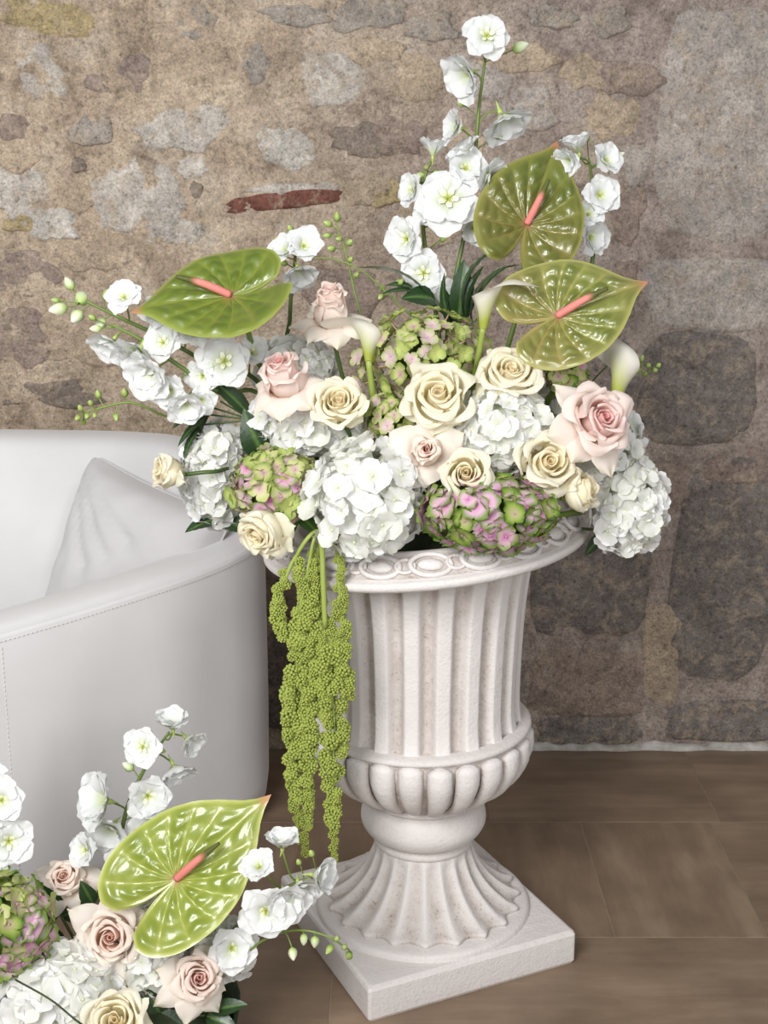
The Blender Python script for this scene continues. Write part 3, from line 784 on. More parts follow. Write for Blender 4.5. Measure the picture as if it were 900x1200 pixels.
# ---- hydrangeas
def floret_mesh(seed, cin, cmid, cout, cup=.25, wide=None):
    wide = wide or (.62 if cin == WCI else .52)
    rnd = random.Random(seed)
    V, F, C = [], [], []
    nu, nv = 7, 6
    for k in range(4):
        a = k * math.pi / 2 + rnd.uniform(-.15, .15); s = rnd.uniform(.85, 1.12); tw = rnd.uniform(-.25, .25); cu = cup * rnd.uniform(.3, 1.7); ph = rnd.random() * 6
        u = np.linspace(-1, 1, nu)[None, :]; v = np.linspace(0, 1, nv)[:, None]
        w = wide * np.interp(v, [0, .2, .5, .75, .92, 1], [.12, .55, 1, .98, .7, .42])
        x = (.05 + .95 * v * (1 - .10 * np.abs(u) ** 2)) * s; y = u * w * s
        z = cu * (v ** 1.5) * .8 - .35 * cu * v ** 3 + .10 * u * u * v + tw * u * v * .5 + .05 * np.sin(u * 4 + ph) * v * v + (k % 2) * .04
        X = x * math.cos(a) - y * math.sin(a); Yv = x * math.sin(a) + y * math.cos(a)
        b = len(V)
        V += list(np.stack([X, Yv, z + 0 * X], -1).reshape(-1, 3))
        F += [tuple(b + i for i in q) for q in grid_faces(nu, nv)]
        f = np.clip(v * 1.06 + .34 * u * u * v + rnd.uniform(-.05, .08), 0, 1).reshape(-1)
        C += list(np.where((f < .5)[:, None], mixc(cin, cmid, f * 2), mixc(cmid, cout, f * 2 - 1)))
    b = len(V)                                  # tiny bead in the middle
    for j in range(4):
        aa = j / 3 * math.pi / 2
        for i in range(6):
            V.append((.09 * math.cos(aa) * math.cos(i * math.pi / 3), .09 * math.cos(aa) * math.sin(i * math.pi / 3), .05 + .10 * math.sin(aa))); C.append(mixc(cin, cmid, .2))
    F += [tuple(b + i for i in q) for q in grid_faces(6, 4, True)]
    return mk_mesh('floret', V, F, M_SEPAL if cin != WCI else M_WHITE, C)
WCI = None
WCI, WCM, WCO = lin(224, 228, 204), lin(242, 242, 239), lin(245, 245, 244)
WFL = [floret_mesh(i, WCI, WCM, WCO, .3) for i in range(4)] + [floret_mesh(9 + i, WCI, WCM, lin(240, 240, 230), .55) for i in range(2)]
PFL = [floret_mesh(20, lin(206, 130, 178), lin(226, 186, 208), lin(108, 142, 44), .12), floret_mesh(21, lin(206, 126, 174), lin(222, 184, 196), lin(118, 150, 50), .16),
       floret_mesh(22, lin(196, 170, 150), lin(158, 178, 84), lin(82, 116, 34), .25), floret_mesh(23, lin(212, 140, 186), lin(228, 190, 206), lin(122, 150, 56), .12)]
GFL = [floret_mesh(30, lin(214, 168, 186), lin(212, 208, 160), lin(184, 196, 116)), floret_mesh(31, lin(190, 196, 116), lin(190, 202, 122), lin(150, 170, 84), .5),
       floret_mesh(32, lin(214, 178, 190), lin(214, 196, 186), lin(176, 186, 120), .45), floret_mesh(33, lin(196, 150, 168), lin(196, 194, 134), lin(136, 158, 72), .35)]
HOT = [floret_mesh(40, lin(214, 90, 160), lin(224, 112, 178), lin(226, 126, 186), .3)]
def hydrangea(label, px, py, Y, rx, ry, kinds, n, fl, seed, root='urn', group=None, back=-.45, rd=None, jitter=.07, corec=None, sticks=False, extra=None):
    rnd = random.Random(seed)
    pos = pix(px, py, Y); k = mpp(pos)
    ax, ay, az = rx * k, ry * k, (rd or min(rx, ry) * .9) * k
    sk = socket(root, pos)
    t = thing('hydrangea', sk, label, 'hydrangea', group)
    B = Matrix((RT, UP, -FW)).transposed().to_4x4()
    cV = []
    for j in range(9):
        a = -math.pi / 2 + j / 8 * math.pi
        for i in range(14):
            b = 2 * math.pi * i / 14
            cf = .55 if sticks else .74
            cV.append((ax * cf * math.cos(a) * math.cos(b), ay * cf * math.sin(a), az * cf * math.cos(a) * math.sin(b)))
    cc = corec or lin(196, 204, 176)
    link('flower_core', mk_mesh('flower_core', cV, [tuple(reversed(f)) for f in grid_faces(14, 9, True)], M_STEM, [cc] * len(cV)), t, Matrix.Translation(pos) @ B)
    ga = math.pi * (3 - math.sqrt(5))
    for i in range(n):
        y = 1 - 2 * (i + .5) / n; r = math.sqrt(1 - y * y)
        d = Vector((r * math.cos(ga * i + seed), y, r * math.sin(ga * i + seed)))
        if d.z < back: continue
        d = (d + Vector((rnd.gauss(0, .06), rnd.gauss(0, .06), rnd.gauss(0, .06)))).normalized()
        q = 1 + rnd.uniform(-jitter, jitter) * 1.3 - .08
        loc = Vector((d.x * ax * q, d.y * ay * q, d.z * az * q))
        nr = Vector((d.x / ax, d.y / ay, d.z / az)).normalized()
        nr = (nr + Vector((rnd.gauss(0, .22), rnd.gauss(0, .22), rnd.gauss(0, .22)))).normalized()
        P = pos + (B.to_3x3() @ loc)
        me = extra if (extra and rnd.random() < .12 and d.y < .1) else rnd.choice(kinds)
        sc = fl * k / 2 * rnd.uniform(.85, 1.15)
        link('floret', me, t, frame(P, B.to_3x3() @ nr, rnd.random() * 6.28, sc))
        if sticks and i % 3 == 0:
            c0 = pos + (B.to_3x3() @ (loc * .3)); stem_part(t, [c0, P], .0012, lin(190, 160, 130), 'pedicel', 4)
    stem_part(t, [pos, pos.lerp(sk, .5) + Vector((0, 0, .01)), sk], .006, STEM_G)
    return t
HG = 'white hydrangeas of the urn arrangement'
hydrangea('large white hydrangea bulging over the urn rim beside the hanging amaranthus', 430, 586, 2.14, 62, 64, WFL, 110, 40, 1, group=HG, jitter=.12)
hydrangea('white hydrangea between the upward-tilted cream rose and the small round rose', 588, 502, 2.19, 54, 50, WFL, 120, 29, 2, group=HG)
hydrangea('white hydrangea drooping past the urn rim farthest from the sofa', 735, 592, 2.24, 42, 56, WFL, 120, 30, 3, group=HG, rd=42)
hydrangea('white hydrangea tucked behind the star-petalled urn rose', 700, 520, 2.26, 50, 52, WFL, 90, 30, 4, group=HG)
hydrangea('tall white hydrangea above the sofa arm beside the sideways rosebud', 252, 555, 2.30, 38, 62, WFL, 120, 30, 5, group=HG, rd=40)
hydrangea('white hydrangea under the pink-hearted rose and small cream rose', 358, 492, 2.27, 60, 42, WFL, 110, 32, 6, group=HG)
hydrangea('small white hydrangea peeping out between the quilted anthurium and the outer calla', 655, 480, 2.32, 36, 32, WFL, 70, 26, 8, group=HG)
hydrangea('white hydrangea showing behind the bent stem of the blush roses', 345, 432, 2.36, 46, 36, WFL, 80, 30, 18, group=HG)
hydrangea('small white hydrangea low between the small cream rose and the calla stem', 420, 520, 2.25, 30, 28, WFL, 50, 28, 22, group=HG)
HP = 'green and pink hydrangeas of the urn arrangement'
DK = lin(70, 84, 40)
hydrangea('pink and green hydrangea resting on the middle of the urn rim', 572, 602, 2.10, 80, 44, [PFL[0], PFL[1], PFL[3], PFL[0], PFL[3], PFL[2]], 120, 34, 9, group=HP, corec=DK, rd=46)
hydrangea('pale green and pink hydrangea above the nodding cream rose', 322, 570, 2.18, 52, 44, GFL + GFL[:2] + PFL[3:] + PFL[1:2], 84, 31, 10, group=HP, corec=DK)
hydrangea('loose dusty green hydrangea at the heart of the bouquet under dark leaves', 496, 424, 2.29, 70, 60, GFL, 170, 24, 11, group=HP, corec=lin(60, 70, 38), jitter=.20, sticks=True)
hydrangea('small dusty green hydrangea between the straight calla stem and the large cream rose', 458, 492, 2.22, 26, 30, GFL, 44, 22, 21, group=HP, corec=lin(60, 70, 38), jitter=.15)
hydrangea('small green hydrangea mostly hidden under the anthurium nearest the outer calla', 662, 438, 2.27, 24, 22, PFL[2:] + GFL[:1], 36, 24, 12, group=HP, corec=DK)
HL = 'hydrangeas of the floor arrangement'
hydrangea('broad white hydrangea at the foot of the floor flowers', 72, 1165, 1.92, 72, 56, WFL, 120, 42, 13, 'low', HL)
hydrangea('white hydrangea half hidden between two floor roses', 178, 1115, 1.98, 46, 56, WFL, 90, 34, 14, 'low', HL)
hydrangea('pink and green hydrangea at the outer side of the floor flowers', 8, 1085, 1.93, 54, 58, [PFL[0], PFL[1], PFL[3], GFL[0], PFL[3], PFL[2]], 120, 36, 15, 'low', HL, corec=DK, extra=HOT[0])
hydrangea('white hydrangea beneath the lobes of the floor anthurium', 262, 1110, 1.99, 34, 34, WFL, 60, 30, 16, 'low', HL)

# ---- delphiniums
def delph_petal(seed, ruff):
    rnd = random.Random(seed); nu, nv = 7, 8
    u = np.linspace(-1, 1, nu)[None, :]; v = np.linspace(0, 1, nv)[:, None]
    w = .47 * np.interp(v, [0, .15, .4, .65, .85, 1], [.14, .30, .72, 1, .93, .5])
    x = .04 + .96 * v * (1 - .12 * u * u); y = u * w
    ph = rnd.random() * 6
    z = .16 * v - .14 * v ** 3 + .22 * u * u * w + ruff * np.sin(u * 5 + ph) * v ** 2 + ruff * .6 * np.sin(v * 6 + ph)
    P = np.stack([x + 0 * y, y, z + 0 * y], -1).reshape(-1, 3)
    f = np.clip(v * 1.9 + 0 * u, 0, 1).reshape(-1)
    return mk_mesh('petal', P, grid_faces(nu, nv), M_WHITE, mixc(lin(204, 216, 156), lin(241, 242, 241), f))
DP = [delph_petal(i, .05) for i in range(4)]
def eye_mesh():
    V, F, C = [], [], []
    for k in range(5):                          # small inner petals and stamens
        a = k * 2 * math.pi / 5 + .3
        for (l, w, h) in ((.3, .09, .22),):
            b = len(V)
            for (x, y, z) in ((.02, 0, .02), (l * .5, -w, h * .7), (l * .5, w, h * .7), (l, -w * .7, h), (l, w * .7, h)):
                V.append((x * math.cos(a) - y * math.sin(a), x * math.sin(a) + y * math.cos(a), z)); C.append(mixc(lin(200, 212, 130), lin(246, 246, 232), min(1, x / l * 1.1)))
            F += [(b, b + 1, b + 2), (b + 1, b + 3, b + 4, b + 2)]
    for k in range(6):
        a = k * math.pi / 3
        v, f = tube([(0, 0, 0), (.06 * math.cos(a), .06 * math.sin(a), .14), (.12 * math.cos(a), .12 * math.sin(a), .24)], .014, 4, 4)
        b = len(V); V += list(v); F += [tuple(b + i for i in q) for q in f]; C += [lin(206, 208, 110)] * len(v)
    v, f = tube([(0, 0, .04), (0, 0, -.06), (0.03, 0, -.22), (.12, 0, -.5)], .05, 8, 7, True, [.09, .12, .06, .02])   # calyx and spur
    b = len(V); V += list(v); F += [tuple(b + i for i in q) for q in f]; C += [lin(176, 196, 110)] * len(v)
    return mk_mesh('flower', V, F, M_STEM, C)
EYE = eye_mesh()
def bud_mesh(c1, c2):
    V, C = [], []
    for j, (r, z) in enumerate(((.12, 0), (.42, .25), (.5, .55), (.42, .9), (.24, 1.2), (.05, 1.4))):
        for i in range(8):
            a = i * math.pi / 4; rr = r * (1 + .12 * math.cos(a * 4))
            V.append((rr * math.cos(a), rr * math.sin(a), z)); C.append(mixc(c1, c2, j / 5))
    return mk_mesh('bud', V, grid_faces(8, 6, True), M_STEM, C)
BUDW, BUDG = bud_mesh(lin(160, 184, 96), lin(240, 242, 220)), bud_mesh(lin(120, 146, 62), lin(182, 196, 120))
def delphinium(label, path, flowers, buds, root='urn', group='white delphiniums of the urn arrangement', seed=0, rad=.0042, cols=(STEM_D, STEM_G), name='delphinium', dj=.035, spread=0, bud=None):
    rnd = random.Random(seed)
    pts = [pix(*p) for p in path]
    sk = socket(root, pts[0])
    t = thing(name, sk, label, 'delphinium', group)
    allp = [sk] + pts
    stem_part(t, allp, rad, cols[0], 'stem', 40, [rad, rad, rad * .9, rad * .5], cols[1])
    C = catmull(allp, 80)
    def pedicel(P, dirb, r):
        pv = np.array(P); d = np.linalg.norm(C - pv, axis=1); i = int(np.argmin(d)); i = max(0, i - 3)
        a = Vector(C[i]); b = P
        mid = (a + b) / 2 + dirb * (b - a).length * .25
        stem_part(t, [a, mid, b], r, cols[1], 'pedicel', 7)
    for (px, py, sz, face, op) in flowers:
        i = min(range(len(path)), key=lambda q: (path[q][0] - px) ** 2 + (path[q][1] - py) ** 2)
        Y = path[i][2] - dj * (.3 + face[2]) + rnd.uniform(-.01, .01)
        pos = pix(px, py, Y); s = sz * mpp(pos) / 2 * 1.16
        fz = dirv(*face)
        if op < .7: pos = pos - fz * s * .55 * (1 - op)
        M = frame(pos, fz, rnd.random() * 6, s)
        fl = link('flower', EYE, t, M)
        tilt = (1 - op) * 1.3 - .12
        for ring, cnt, sc, dt in ((0, 5, 1.0, 0), (1, 5, .82, .22)):
            for k in range(cnt):
                a = 2 * math.pi * (k + ring * .5) / cnt + rnd.uniform(-.1, .1)
                Mp = M @ Matrix.Rotation(a, 4, 'Z') @ Matrix.Rotation(-(tilt + dt + rnd.uniform(-.12, .12)), 4, 'Y') @ Matrix.Scale(sc * rnd.uniform(.92, 1.1) * (1.34 if op < .6 else 1), 4)
                link('petal', rnd.choice(DP), fl, Mp)
        pedicel(M @ Vector((0, 0, -.06)), -fz, .0016)
    for bd in buds:
        px, py, sz = bd[:3]
        i = min(range(len(path)), key=lambda q: (path[q][0] - px) ** 2 + (path[q][1] - py) ** 2)
        pos = pix(px, py, path[i][2] + rnd.uniform(-.015, .015)); s = sz * mpp(pos)
        near = Vector(C[int(np.argmin(np.linalg.norm(C - np.array(pos), axis=1)))])
        d = pos - near
        d = d.normalized() if d.length > .004 else Vector((0, -.3, 1)).normalized()
        d = (d + Vector((0, -.2, .25))).normalized()
        link('bud', bud or (BUDW if sz > 11 else BUDG), t, frame(pos - d * s * .6, d, rnd.random(), s * .85))
        pedicel(pos - d * s * .6, -d, .0011)
    return t
delphinium('tallest white delphinium spire, rising in the middle of the bouquet', [(530, 420, 2.40), (530, 350, 2.42), (545, 270, 2.44), (555, 200, 2.45), (562, 120, 2.46), (570, 60, 2.46)],
           [(570, 43, 52, (.08, .15, 1), 1), (546, 88, 48, (-.55, -.45, .35), .45), (590, 140, 52, (.3, -.8, .25), .42), (533, 148, 46, (-.75, .1, .35), .6), (525, 234, 72, (-.05, .12, 1), 1), (546, 196, 50, (.2, .2, .7), .65), (574, 208, 40, (.6, -.4, .5), .55), (545, 178, 34, (-.3, .5, .3), .5), (556, 268, 40, (.3, -.4, .7), .6)],
           [(610, 55, 17), (585, 160, 8), (540, 122, 8), (575, 232, 8)], seed=1)
delphinium('shorter white delphinium leaning against the tallest spire', [(515, 420, 2.42), (508, 350, 2.44), (496, 270, 2.45), (498, 210, 2.46), (507, 185, 2.46)],
           [(482, 222, 40, (-.6, .1, .5), .65), (478, 280, 50, (-.6, -.1, .7), .75), (497, 320, 50, (-.2, -.2, .9), .9), (508, 176, 34, (.1, 1, .2), .28), (500, 250, 38, (-.4, .2, .6), .6), (520, 345, 36, (.1, -.3, .8), .7)],
           [(500, 196, 8), (494, 205, 9), (512, 202, 8), (490, 212, 10), (520, 280, 9), (468, 330, 8)], seed=2)
delphinium('white delphinium rising behind the two stacked anthuriums', [(668, 420, 2.42), (688, 340, 2.46), (698, 270, 2.48), (694, 215, 2.48), (690, 185, 2.48)],
           [(677, 172, 36, (-.2, .75, .3), .3), (711, 187, 40, (.5, .2, .8), .6), (704, 228, 48, (.3, .1, .9), .65), (694, 278, 48, (.6, -.1, .6), .6), (666, 188, 34, (-.5, -.4, .6), .4), (690, 250, 36, (.2, .3, .8), .6)], [(725, 182, 12), (688, 160, 10)], seed=3)
delphinium('white delphinium spire reaching out over the sofa, upper of the pair', [(310, 455, 2.33), (255, 432, 2.30), (195, 398, 2.28), (140, 372, 2.27), (95, 350, 2.27)],
           [(146, 350, 44, (-.1, .5, .8), .75), (182, 366, 38, (.3, .3, .8), .65), (192, 402, 46, (-.2, .1, .9), .7), (222, 388, 46, (.4, .4, .7), .6), (263, 424, 58, (.1, .1, 1), .9), (296, 412, 40, (.3, .4, .7), .6), (238, 440, 40, (-.2, -.3, .8), .7)],
           [(68, 362, 19), (96, 349, 19), (90, 371, 17), (81, 332, 14), (65, 352, 9), (118, 380, 14), (124, 345, 11)], seed=4)
delphinium('white delphinium spire reaching out over the sofa, lower of the pair', [(315, 470, 2.32), (262, 462, 2.29), (215, 432, 2.26), (165, 398, 2.25), (130, 380, 2.25)],
           [(130, 402, 40, (-.4, -.7, .4), .42), (160, 414, 48, (-.35, -.7, .5), .45), (176, 438, 46, (-.3, -.5, .7), .55), (198, 458, 48, (-.1, -.5, .8), .65), (218, 474, 38, (.1, -.6, .6), .5), (236, 470, 36, (.2, -.4, .8), .6)], [(112, 385, 12), (108, 372, 9)], seed=5)
delphinium('short white delphinium standing behind the anthurium that points over the sofa', [(345, 440, 2.42), (340, 370, 2.44), (345, 315, 2.45), (347, 280, 2.45)],
           [(356, 287, 46, (.15, .25, 1), .6), (335, 292, 30, (-.4, .3, .7), .5), (350, 318, 38, (.2, -.7, .4), .42)], [(327, 280, 10), (322, 296, 10), (332, 308, 9), (340, 268, 9)], seed=6)
SB = 'green bud sprays of the urn arrangement'
SG = (lin(96, 116, 54), lin(128, 146, 70))
delphinium('slender upright spray of green buds between anthurium and dark leaves', [(430, 400, 2.40), (415, 340, 2.42), (405, 295, 2.43), (395, 265, 2.43)], [], [(384, 262, 10), (395, 254, 10), (383, 276, 9), (410, 284, 10), (388, 291, 10), (411, 304, 9), (397, 280, 8), (418, 322, 9)], group=SB, seed=7, rad=.0022, cols=SG, name='bud_spray', bud=BUDG)
delphinium('thin spray of tiny green buds drooping over the sofa back', [(245, 500, 2.32), (195, 488, 2.30), (155, 472, 2.29), (118, 478, 2.29), (96, 484, 2.29)], [], [(94, 478, 9), (102, 488, 9), (91, 490, 9), (98, 495, 8), (115, 462, 9), (146, 460, 10), (136, 489, 9), (106, 472, 8), (111, 487, 8)], group=SB, seed=8, rad=.0024, cols=SG, name='bud_spray', bud=BUDG)
delphinium('tiny green bud spray poking out beside the outer calla lily', [(690, 452, 2.35), (725, 425, 2.36), (745, 424, 2.36), (765, 432, 2.36)], [], [(752, 420, 8), (760, 428, 8), (768, 434, 8), (756, 438, 8), (740, 418, 8), (772, 428, 7), (748, 434, 8)], group=SB, seed=9, rad=.0016, cols=SG, name='bud_spray', bud=BUDG)
delphinium('curving green tendril arching from the dark leaves to the short delphinium', [(520, 420, 2.36), (470, 360, 2.36), (425, 318, 2.37), (392, 304, 2.38), (368, 302, 2.38)], [], [(448, 338, 9), (470, 330, 8), (446, 348, 8)], group=SB, seed=19, rad=.0018, cols=SG, name='bud_spray', bud=BUDG)
DL = 'white delphiniums of the floor arrangement'
delphinium('white delphinium spire standing against the sofa arm', [(135, 1060, 2.06), (138, 1010, 2.08), (148, 950, 2.09), (170, 900, 2.10), (198, 858, 2.10)],
           [(168, 875, 44, (-.15, .1, 1), .85), (222, 868, 36, (.7, -.5, .5), .32), (202, 848, 40, (.0, .7, .4), .32), (205, 902, 40, (.4, -.8, .4), .38), (174, 934, 52, (.3, -.1, .8), .65), (120, 938, 56, (-.55, .2, .5), .5), (130, 972, 48, (-.2, -.5, .7), .5), (172, 984, 52, (.3, .3, .8), .7), (98, 996, 44, (-.5, .1, .7), .6), (150, 1005, 46, (-.1, -.1, 1), .7)], [(150, 898, 13), (190, 880, 8), (160, 958, 9)], 'low', DL, 10)
delphinium('white delphinium reaching sideways in front of the urn plinth', [(270, 1095, 1.97), (300, 1062, 1.95), (345, 1036, 1.94), (388, 1022, 1.93)],
           [(331, 988, 38, (.05, .9, .3), .35), (374, 1026, 44, (.8, .0, .4), .34), (352, 1040, 42, (.3, -.5, .6), .4), (312, 1066, 62, (0, -.1, 1), .75), (303, 1015, 44, (-.2, .5, .7), .6), (272, 1112, 54, (.2, 0, .9), .65), (335, 1052, 46, (.2, -.4, .8), .5)], [(365, 1000, 9), (350, 1010, 8)], 'low', DL, 11)
delphinium('thin nodding spray of green-white buds over the plinth', [(272, 1130, 1.95), (312, 1100, 1.93), (350, 1090, 1.92), (385, 1098, 1.91), (410, 1114, 1.91)], [], [(356, 1101, 12), (369, 1104, 12), (343, 1118, 13), (386, 1113, 11), (409, 1120, 11), (325, 1088, 12), (395, 1100, 9), (404, 1110, 9)], 'low', SB.replace('urn', 'floor'), 12, .0022, SG, 'bud_spray')
delphinium('white delphinium at the sofa front corner, half out of the floor bunch', [(15, 1070, 2.0), (0, 1010, 2.02), (-10, 950, 2.03), (-15, 910, 2.03)],
           [(2, 938, 50, (.3, .2, .9), .7), (10, 985, 56, (.4, 0, .9), .75), (-14, 960, 50, (-.3, .1, .8), .7), (-12, 1010, 50, (-.1, -.2, .9), .7), (-18, 915, 40, (-.1, .6, .6), .5)], [], 'low', DL, 13)

# ---- anthuriums
OA = np.radians([0, 4, 10, 18, 30, 50, 75, 100, 120, 138, 152, 164, 173, 180])
OR = np.array([1.18, 1.05, .95, .885, .82, .76, .73, .74, .77, .78, .74, .62, .38, .14])
VE = np.radians([-165, -140, -115, -90, -66, -44, -22, 0, 22, 44, 66, 90, 115, 140, 165])
def anthurium(label, px, py, Y, tip, normal, L, W, sp_dir, sp_len, stem, seed, root='urn', group='green anthuriums', cup=.12, lob=(.35, .35), curl=.25, fold=.12, base=None, tintc=0.0, lr=(1.0, 1.0), quilt=.05):
    rnd = random.Random(seed)
    pos = pix(px, py, Y); k = mpp(pos)
    n = dirv(*normal); x = dirv(*tip); x = (x - x.dot(n) * n).normalized(); y = n.cross(x)
    M = Matrix.Translation(pos) @ Matrix((x, y, n)).transposed().to_4x4() @ Matrix.Scale(L * k, 4)
    nph, nr = 161, 30
    ph = np.linspace(-math.pi, math.pi, nph)[None, :]; rho = np.linspace(0.0, 1, nr)[:, None]
    out = np.interp(np.abs(ph), OA, OR)
    scl = np.where(ph > 0, lr[0], lr[1]); kk = np.clip((np.abs(ph) - 1.4) / 1.2, 0, 1)
    out = out * (1 + (scl - 1) * kk)
    R_ = out * rho
    X = R_ * np.cos(ph); Yv = R_ * np.sin(ph) * W
    # veins bend forward towards the tip
    q = np.interp(ph * (1 + .0 * rho) - .28 * np.sign(ph) * np.sin(np.clip(np.abs(ph), 0, math.pi)) * (rho - .5) * -1, VE, np.arange(len(VE)))
    vein = np.abs(np.sin(math.pi * q))
    cross = np.abs(np.sin(math.pi * (rho ** 1.2 * (3.7 + quilt * 16) + .5 * np.floor(q) + .30 * np.sin(np.floor(q) * 2.7 + seed) + .10 * np.sin(q * 9 + rho * 6))))
    env = np.clip(rho * 3.2, 0, 1) * np.clip((.965 - rho) * 9, 0, 1)
    bump = (vein ** .6) * (.42 + .58 * cross ** .6) * env * (.8 + .2 * np.sin(ph * 7.3 + rho * 5 + seed))
    lw = np.where(ph > 0, lob[0], lob[1])
    Z = cup * (R_ ** 2) + fold * np.abs(Yv) + lw * np.clip((np.abs(ph) - 1.5) / 1.2, 0, 1) * R_ ** 2 - curl * np.clip(X - .45, 0, 2) ** 2 + quilt * bump
    Z = Z + .015 * np.sin(ph * 5 + seed) * rho ** 3
    Z = Z - .25 * np.clip(rho - .9, 0, 1)       # rolled margin
    P = np.stack([X, Yv, Z], -1).reshape(-1, 3)
    g1, g2, g3 = base or (lin(86, 104, 24), lin(118, 130, 46), lin(150, 158, 72))
    c = mixc(g2, g1, np.clip(bump * 1.2 + 0 * ph, 0, 1))
    c = mixc(c, lin(160, 122, 84), np.clip((tintc * (.5 + .5 * np.sin(X * 4 + seed)) * (1 - vein * .6)) + 0 * ph, 0, .8))
    c = mixc(c, lin(176, 110, 96), np.clip(.75 - rho * 5 + 0 * ph, 0, 1) * .8)
    c = mixc(c, g3, np.clip((rho - .93) * 12 + 0 * ph, 0, 1))
    c = mixc(c, lin(196, 120, 100), np.clip((X - 1.02) * 8, 0, .8))
    t = thing('anthurium', stem[-1], label, 'anthurium', group)
    sm = mk_mesh('spathe', P, grid_faces(nph, nr), M_SPATHE, c.reshape(-1, 3))
    link('spathe', sm, t, M)
    d = dirv(*sp_dir); ll = sp_len * k
    b = pos + n * .003; sag = n * .06 * ll
    V, F = tube([b, b + d * ll * .5 + sag, b + d * ll], .006, 24, 12, True, [.0062, .0068, .0062, .005, .003])
    f = np.repeat(np.linspace(0, 1, 24), 12)
    C = mixc(lin(226, 132, 126), lin(222, 142, 124), f)
    C = mixc(C, lin(86, 90, 40), np.clip((f - .58) * 7, 0, 1))
    link('spadix', mk_mesh('spadix', V, F, M_SPADIX, C), t)
    stem_part(t, [pos - n * .004] + stem, .0048, STEM_G)
    return t
ub = lambda x, y: URN_ROOT + Vector((x, y, 0))
anthurium('glossy green anthurium pointing out over the sofa', 270, 347, 2.20, (-1, .05, .3), (-.05, .60, .80), 101, .98, (-.93, .28, .25), 66, [pix(292, 392, 2.29), pix(312, 440, 2.32), ub(-.08, -.02)], 1, cup=.05, lob=(.55, .25), curl=.2, fold=.05, lr=(1.12, .98))
anthurium('green anthurium facing upward, the higher of the two beside the tall delphinium', 617, 263, 2.40, (.36, .88, .1), (.15, .12, .95), 96, .92, (.42, .85, .3), 56, [pix(612, 330, 2.42), pix(600, 390, 2.42), ub(.05, .02)], 2, cup=.05, lob=(.2, .15), curl=.15, fold=.22, tintc=.25, quilt=.065, base=(lin(90, 100, 30), lin(118, 122, 50), lin(146, 146, 72)))
anthurium('large quilted green anthurium with pink tip below the other, over the cream roses', 653, 371, 2.24, (.93, .42, .1), (-.08, .30, .94), 99, .96, (.88, .46, .3), 66, [pix(655, 420, 2.28), pix(640, 460, 2.32), ub(.07, -.02)], 3, cup=.05, lob=(.25, .2), curl=.15, fold=.08, tintc=.35, quilt=.08, base=(lin(100, 110, 40), lin(144, 146, 76), lin(168, 166, 94)))
anthurium('yellow-green anthurium with pink spadix among the floor flowers', 207, 1030, 1.95, (.72, .72, .1), (-.12, .3, .95), 124, .83, (.74, .66, .3), 74, [pix(208, 1100, 2.0), LOW_ROOT + Vector((.05, 0, 0))], 4, 'low', cup=.06, lob=(.12, .25), curl=.1, fold=.10, tintc=.08, base=(lin(120, 136, 42), lin(154, 164, 72), lin(184, 190, 106)), lr=(1.02, 1.0))

# ---- calla lilies
def calla(label, px, py, Y, axis, L, lipdir, w, stem, seed):
    """a rolled funnel: px,py is the foot of the funnel, axis its direction, lipdir the side on which the long lip turns out"""
    pos = pix(px, py, Y); k = mpp(pos)
    z = dirv(*axis); x = dirv(*lipdir); x = (x - x.dot(z) * z).normalized(); y = z.cross(x)
    M = Matrix.Translation(pos) @ Matrix((x, y, z)).transposed().to_4x4() @ Matrix.Scale(L * k, 4)
    nt_, nv = 41, 26
    th_ = np.linspace(-math.pi * 1.06, math.pi * 1.06, nt_)[None, :]; v = np.linspace(0, 1, nv)[:, None]
    c = np.cos(th_)
    r = .06 + .11 * v + w * np.clip((v - .3) / .7, 0, 1) ** 2.2 * (.30 + .70 * (.5 + .5 * c)) + .02 * np.sign(th_) * (np.abs(th_) > math.pi)
    zz = v * (.76 + .30 * c) - .30 * np.clip((v - .72) / .28, 0, 1) ** 1.6 * (.5 + .5 * c)
    tipx = .34 * np.clip((v - .7) / .3, 0, 1) ** 2 * np.clip(c, 0, 1) ** 8
    r = r + tipx
    P = np.stack([r * c, r * np.sin(th_), zz + 0 * c], -1).reshape(-1, 3)
    f = np.clip(v * 1.7 - .25 + 0 * c, 0, 1).reshape(-1)
    C = mixc(lin(186, 196, 84), lin(249, 246, 236), f)
    t = thing('calla_lily', stem[-1], label, 'calla lily', 'calla lilies of the urn arrangement')
    link('spathe', mk_mesh('spathe', P, grid_faces(nt_, nv), M_PETAL, C), t, M)
    V, F = tube([(0, 0, .1), (0, 0, .62)], .04, 8, 8, True, [.04, .045, .03])
    link('spadix', mk_mesh('spadix', V, F, M_SPADIX, [lin(226, 190, 70)] * len(V)), t, M)
    stem_part(t, [M @ Vector((0, 0, .03))] + stem, .0055, lin(150, 166, 80), 'stem', 16, None, STEM_G)
calla('calla lily with yellow-green throat and a flat white lip beside the highest rose', 432, 424, 2.22, (-.10, .95, -.28), 66, (-.8, .2, .1), .30, [pix(437, 470, 2.24), pix(439, 520, 2.27), ub(-.03, -.08)], 1)
calla('slim cream calla lily curling its tip toward the anthuriums', 566, 385, 2.22, (.16, .95, .15), 76, (.85, .3, .1), .24, [pix(560, 420, 2.24), pix(553, 455, 2.27), ub(.03, -.06)], 2)
calla('white calla lily with a green flush at the outer side of the bouquet', 722, 470, 2.22, (.16, .95, -.28), 88, (-.7, .3, .3), .22, [pix(712, 498, 2.28), ub(.14, .0)], 3)

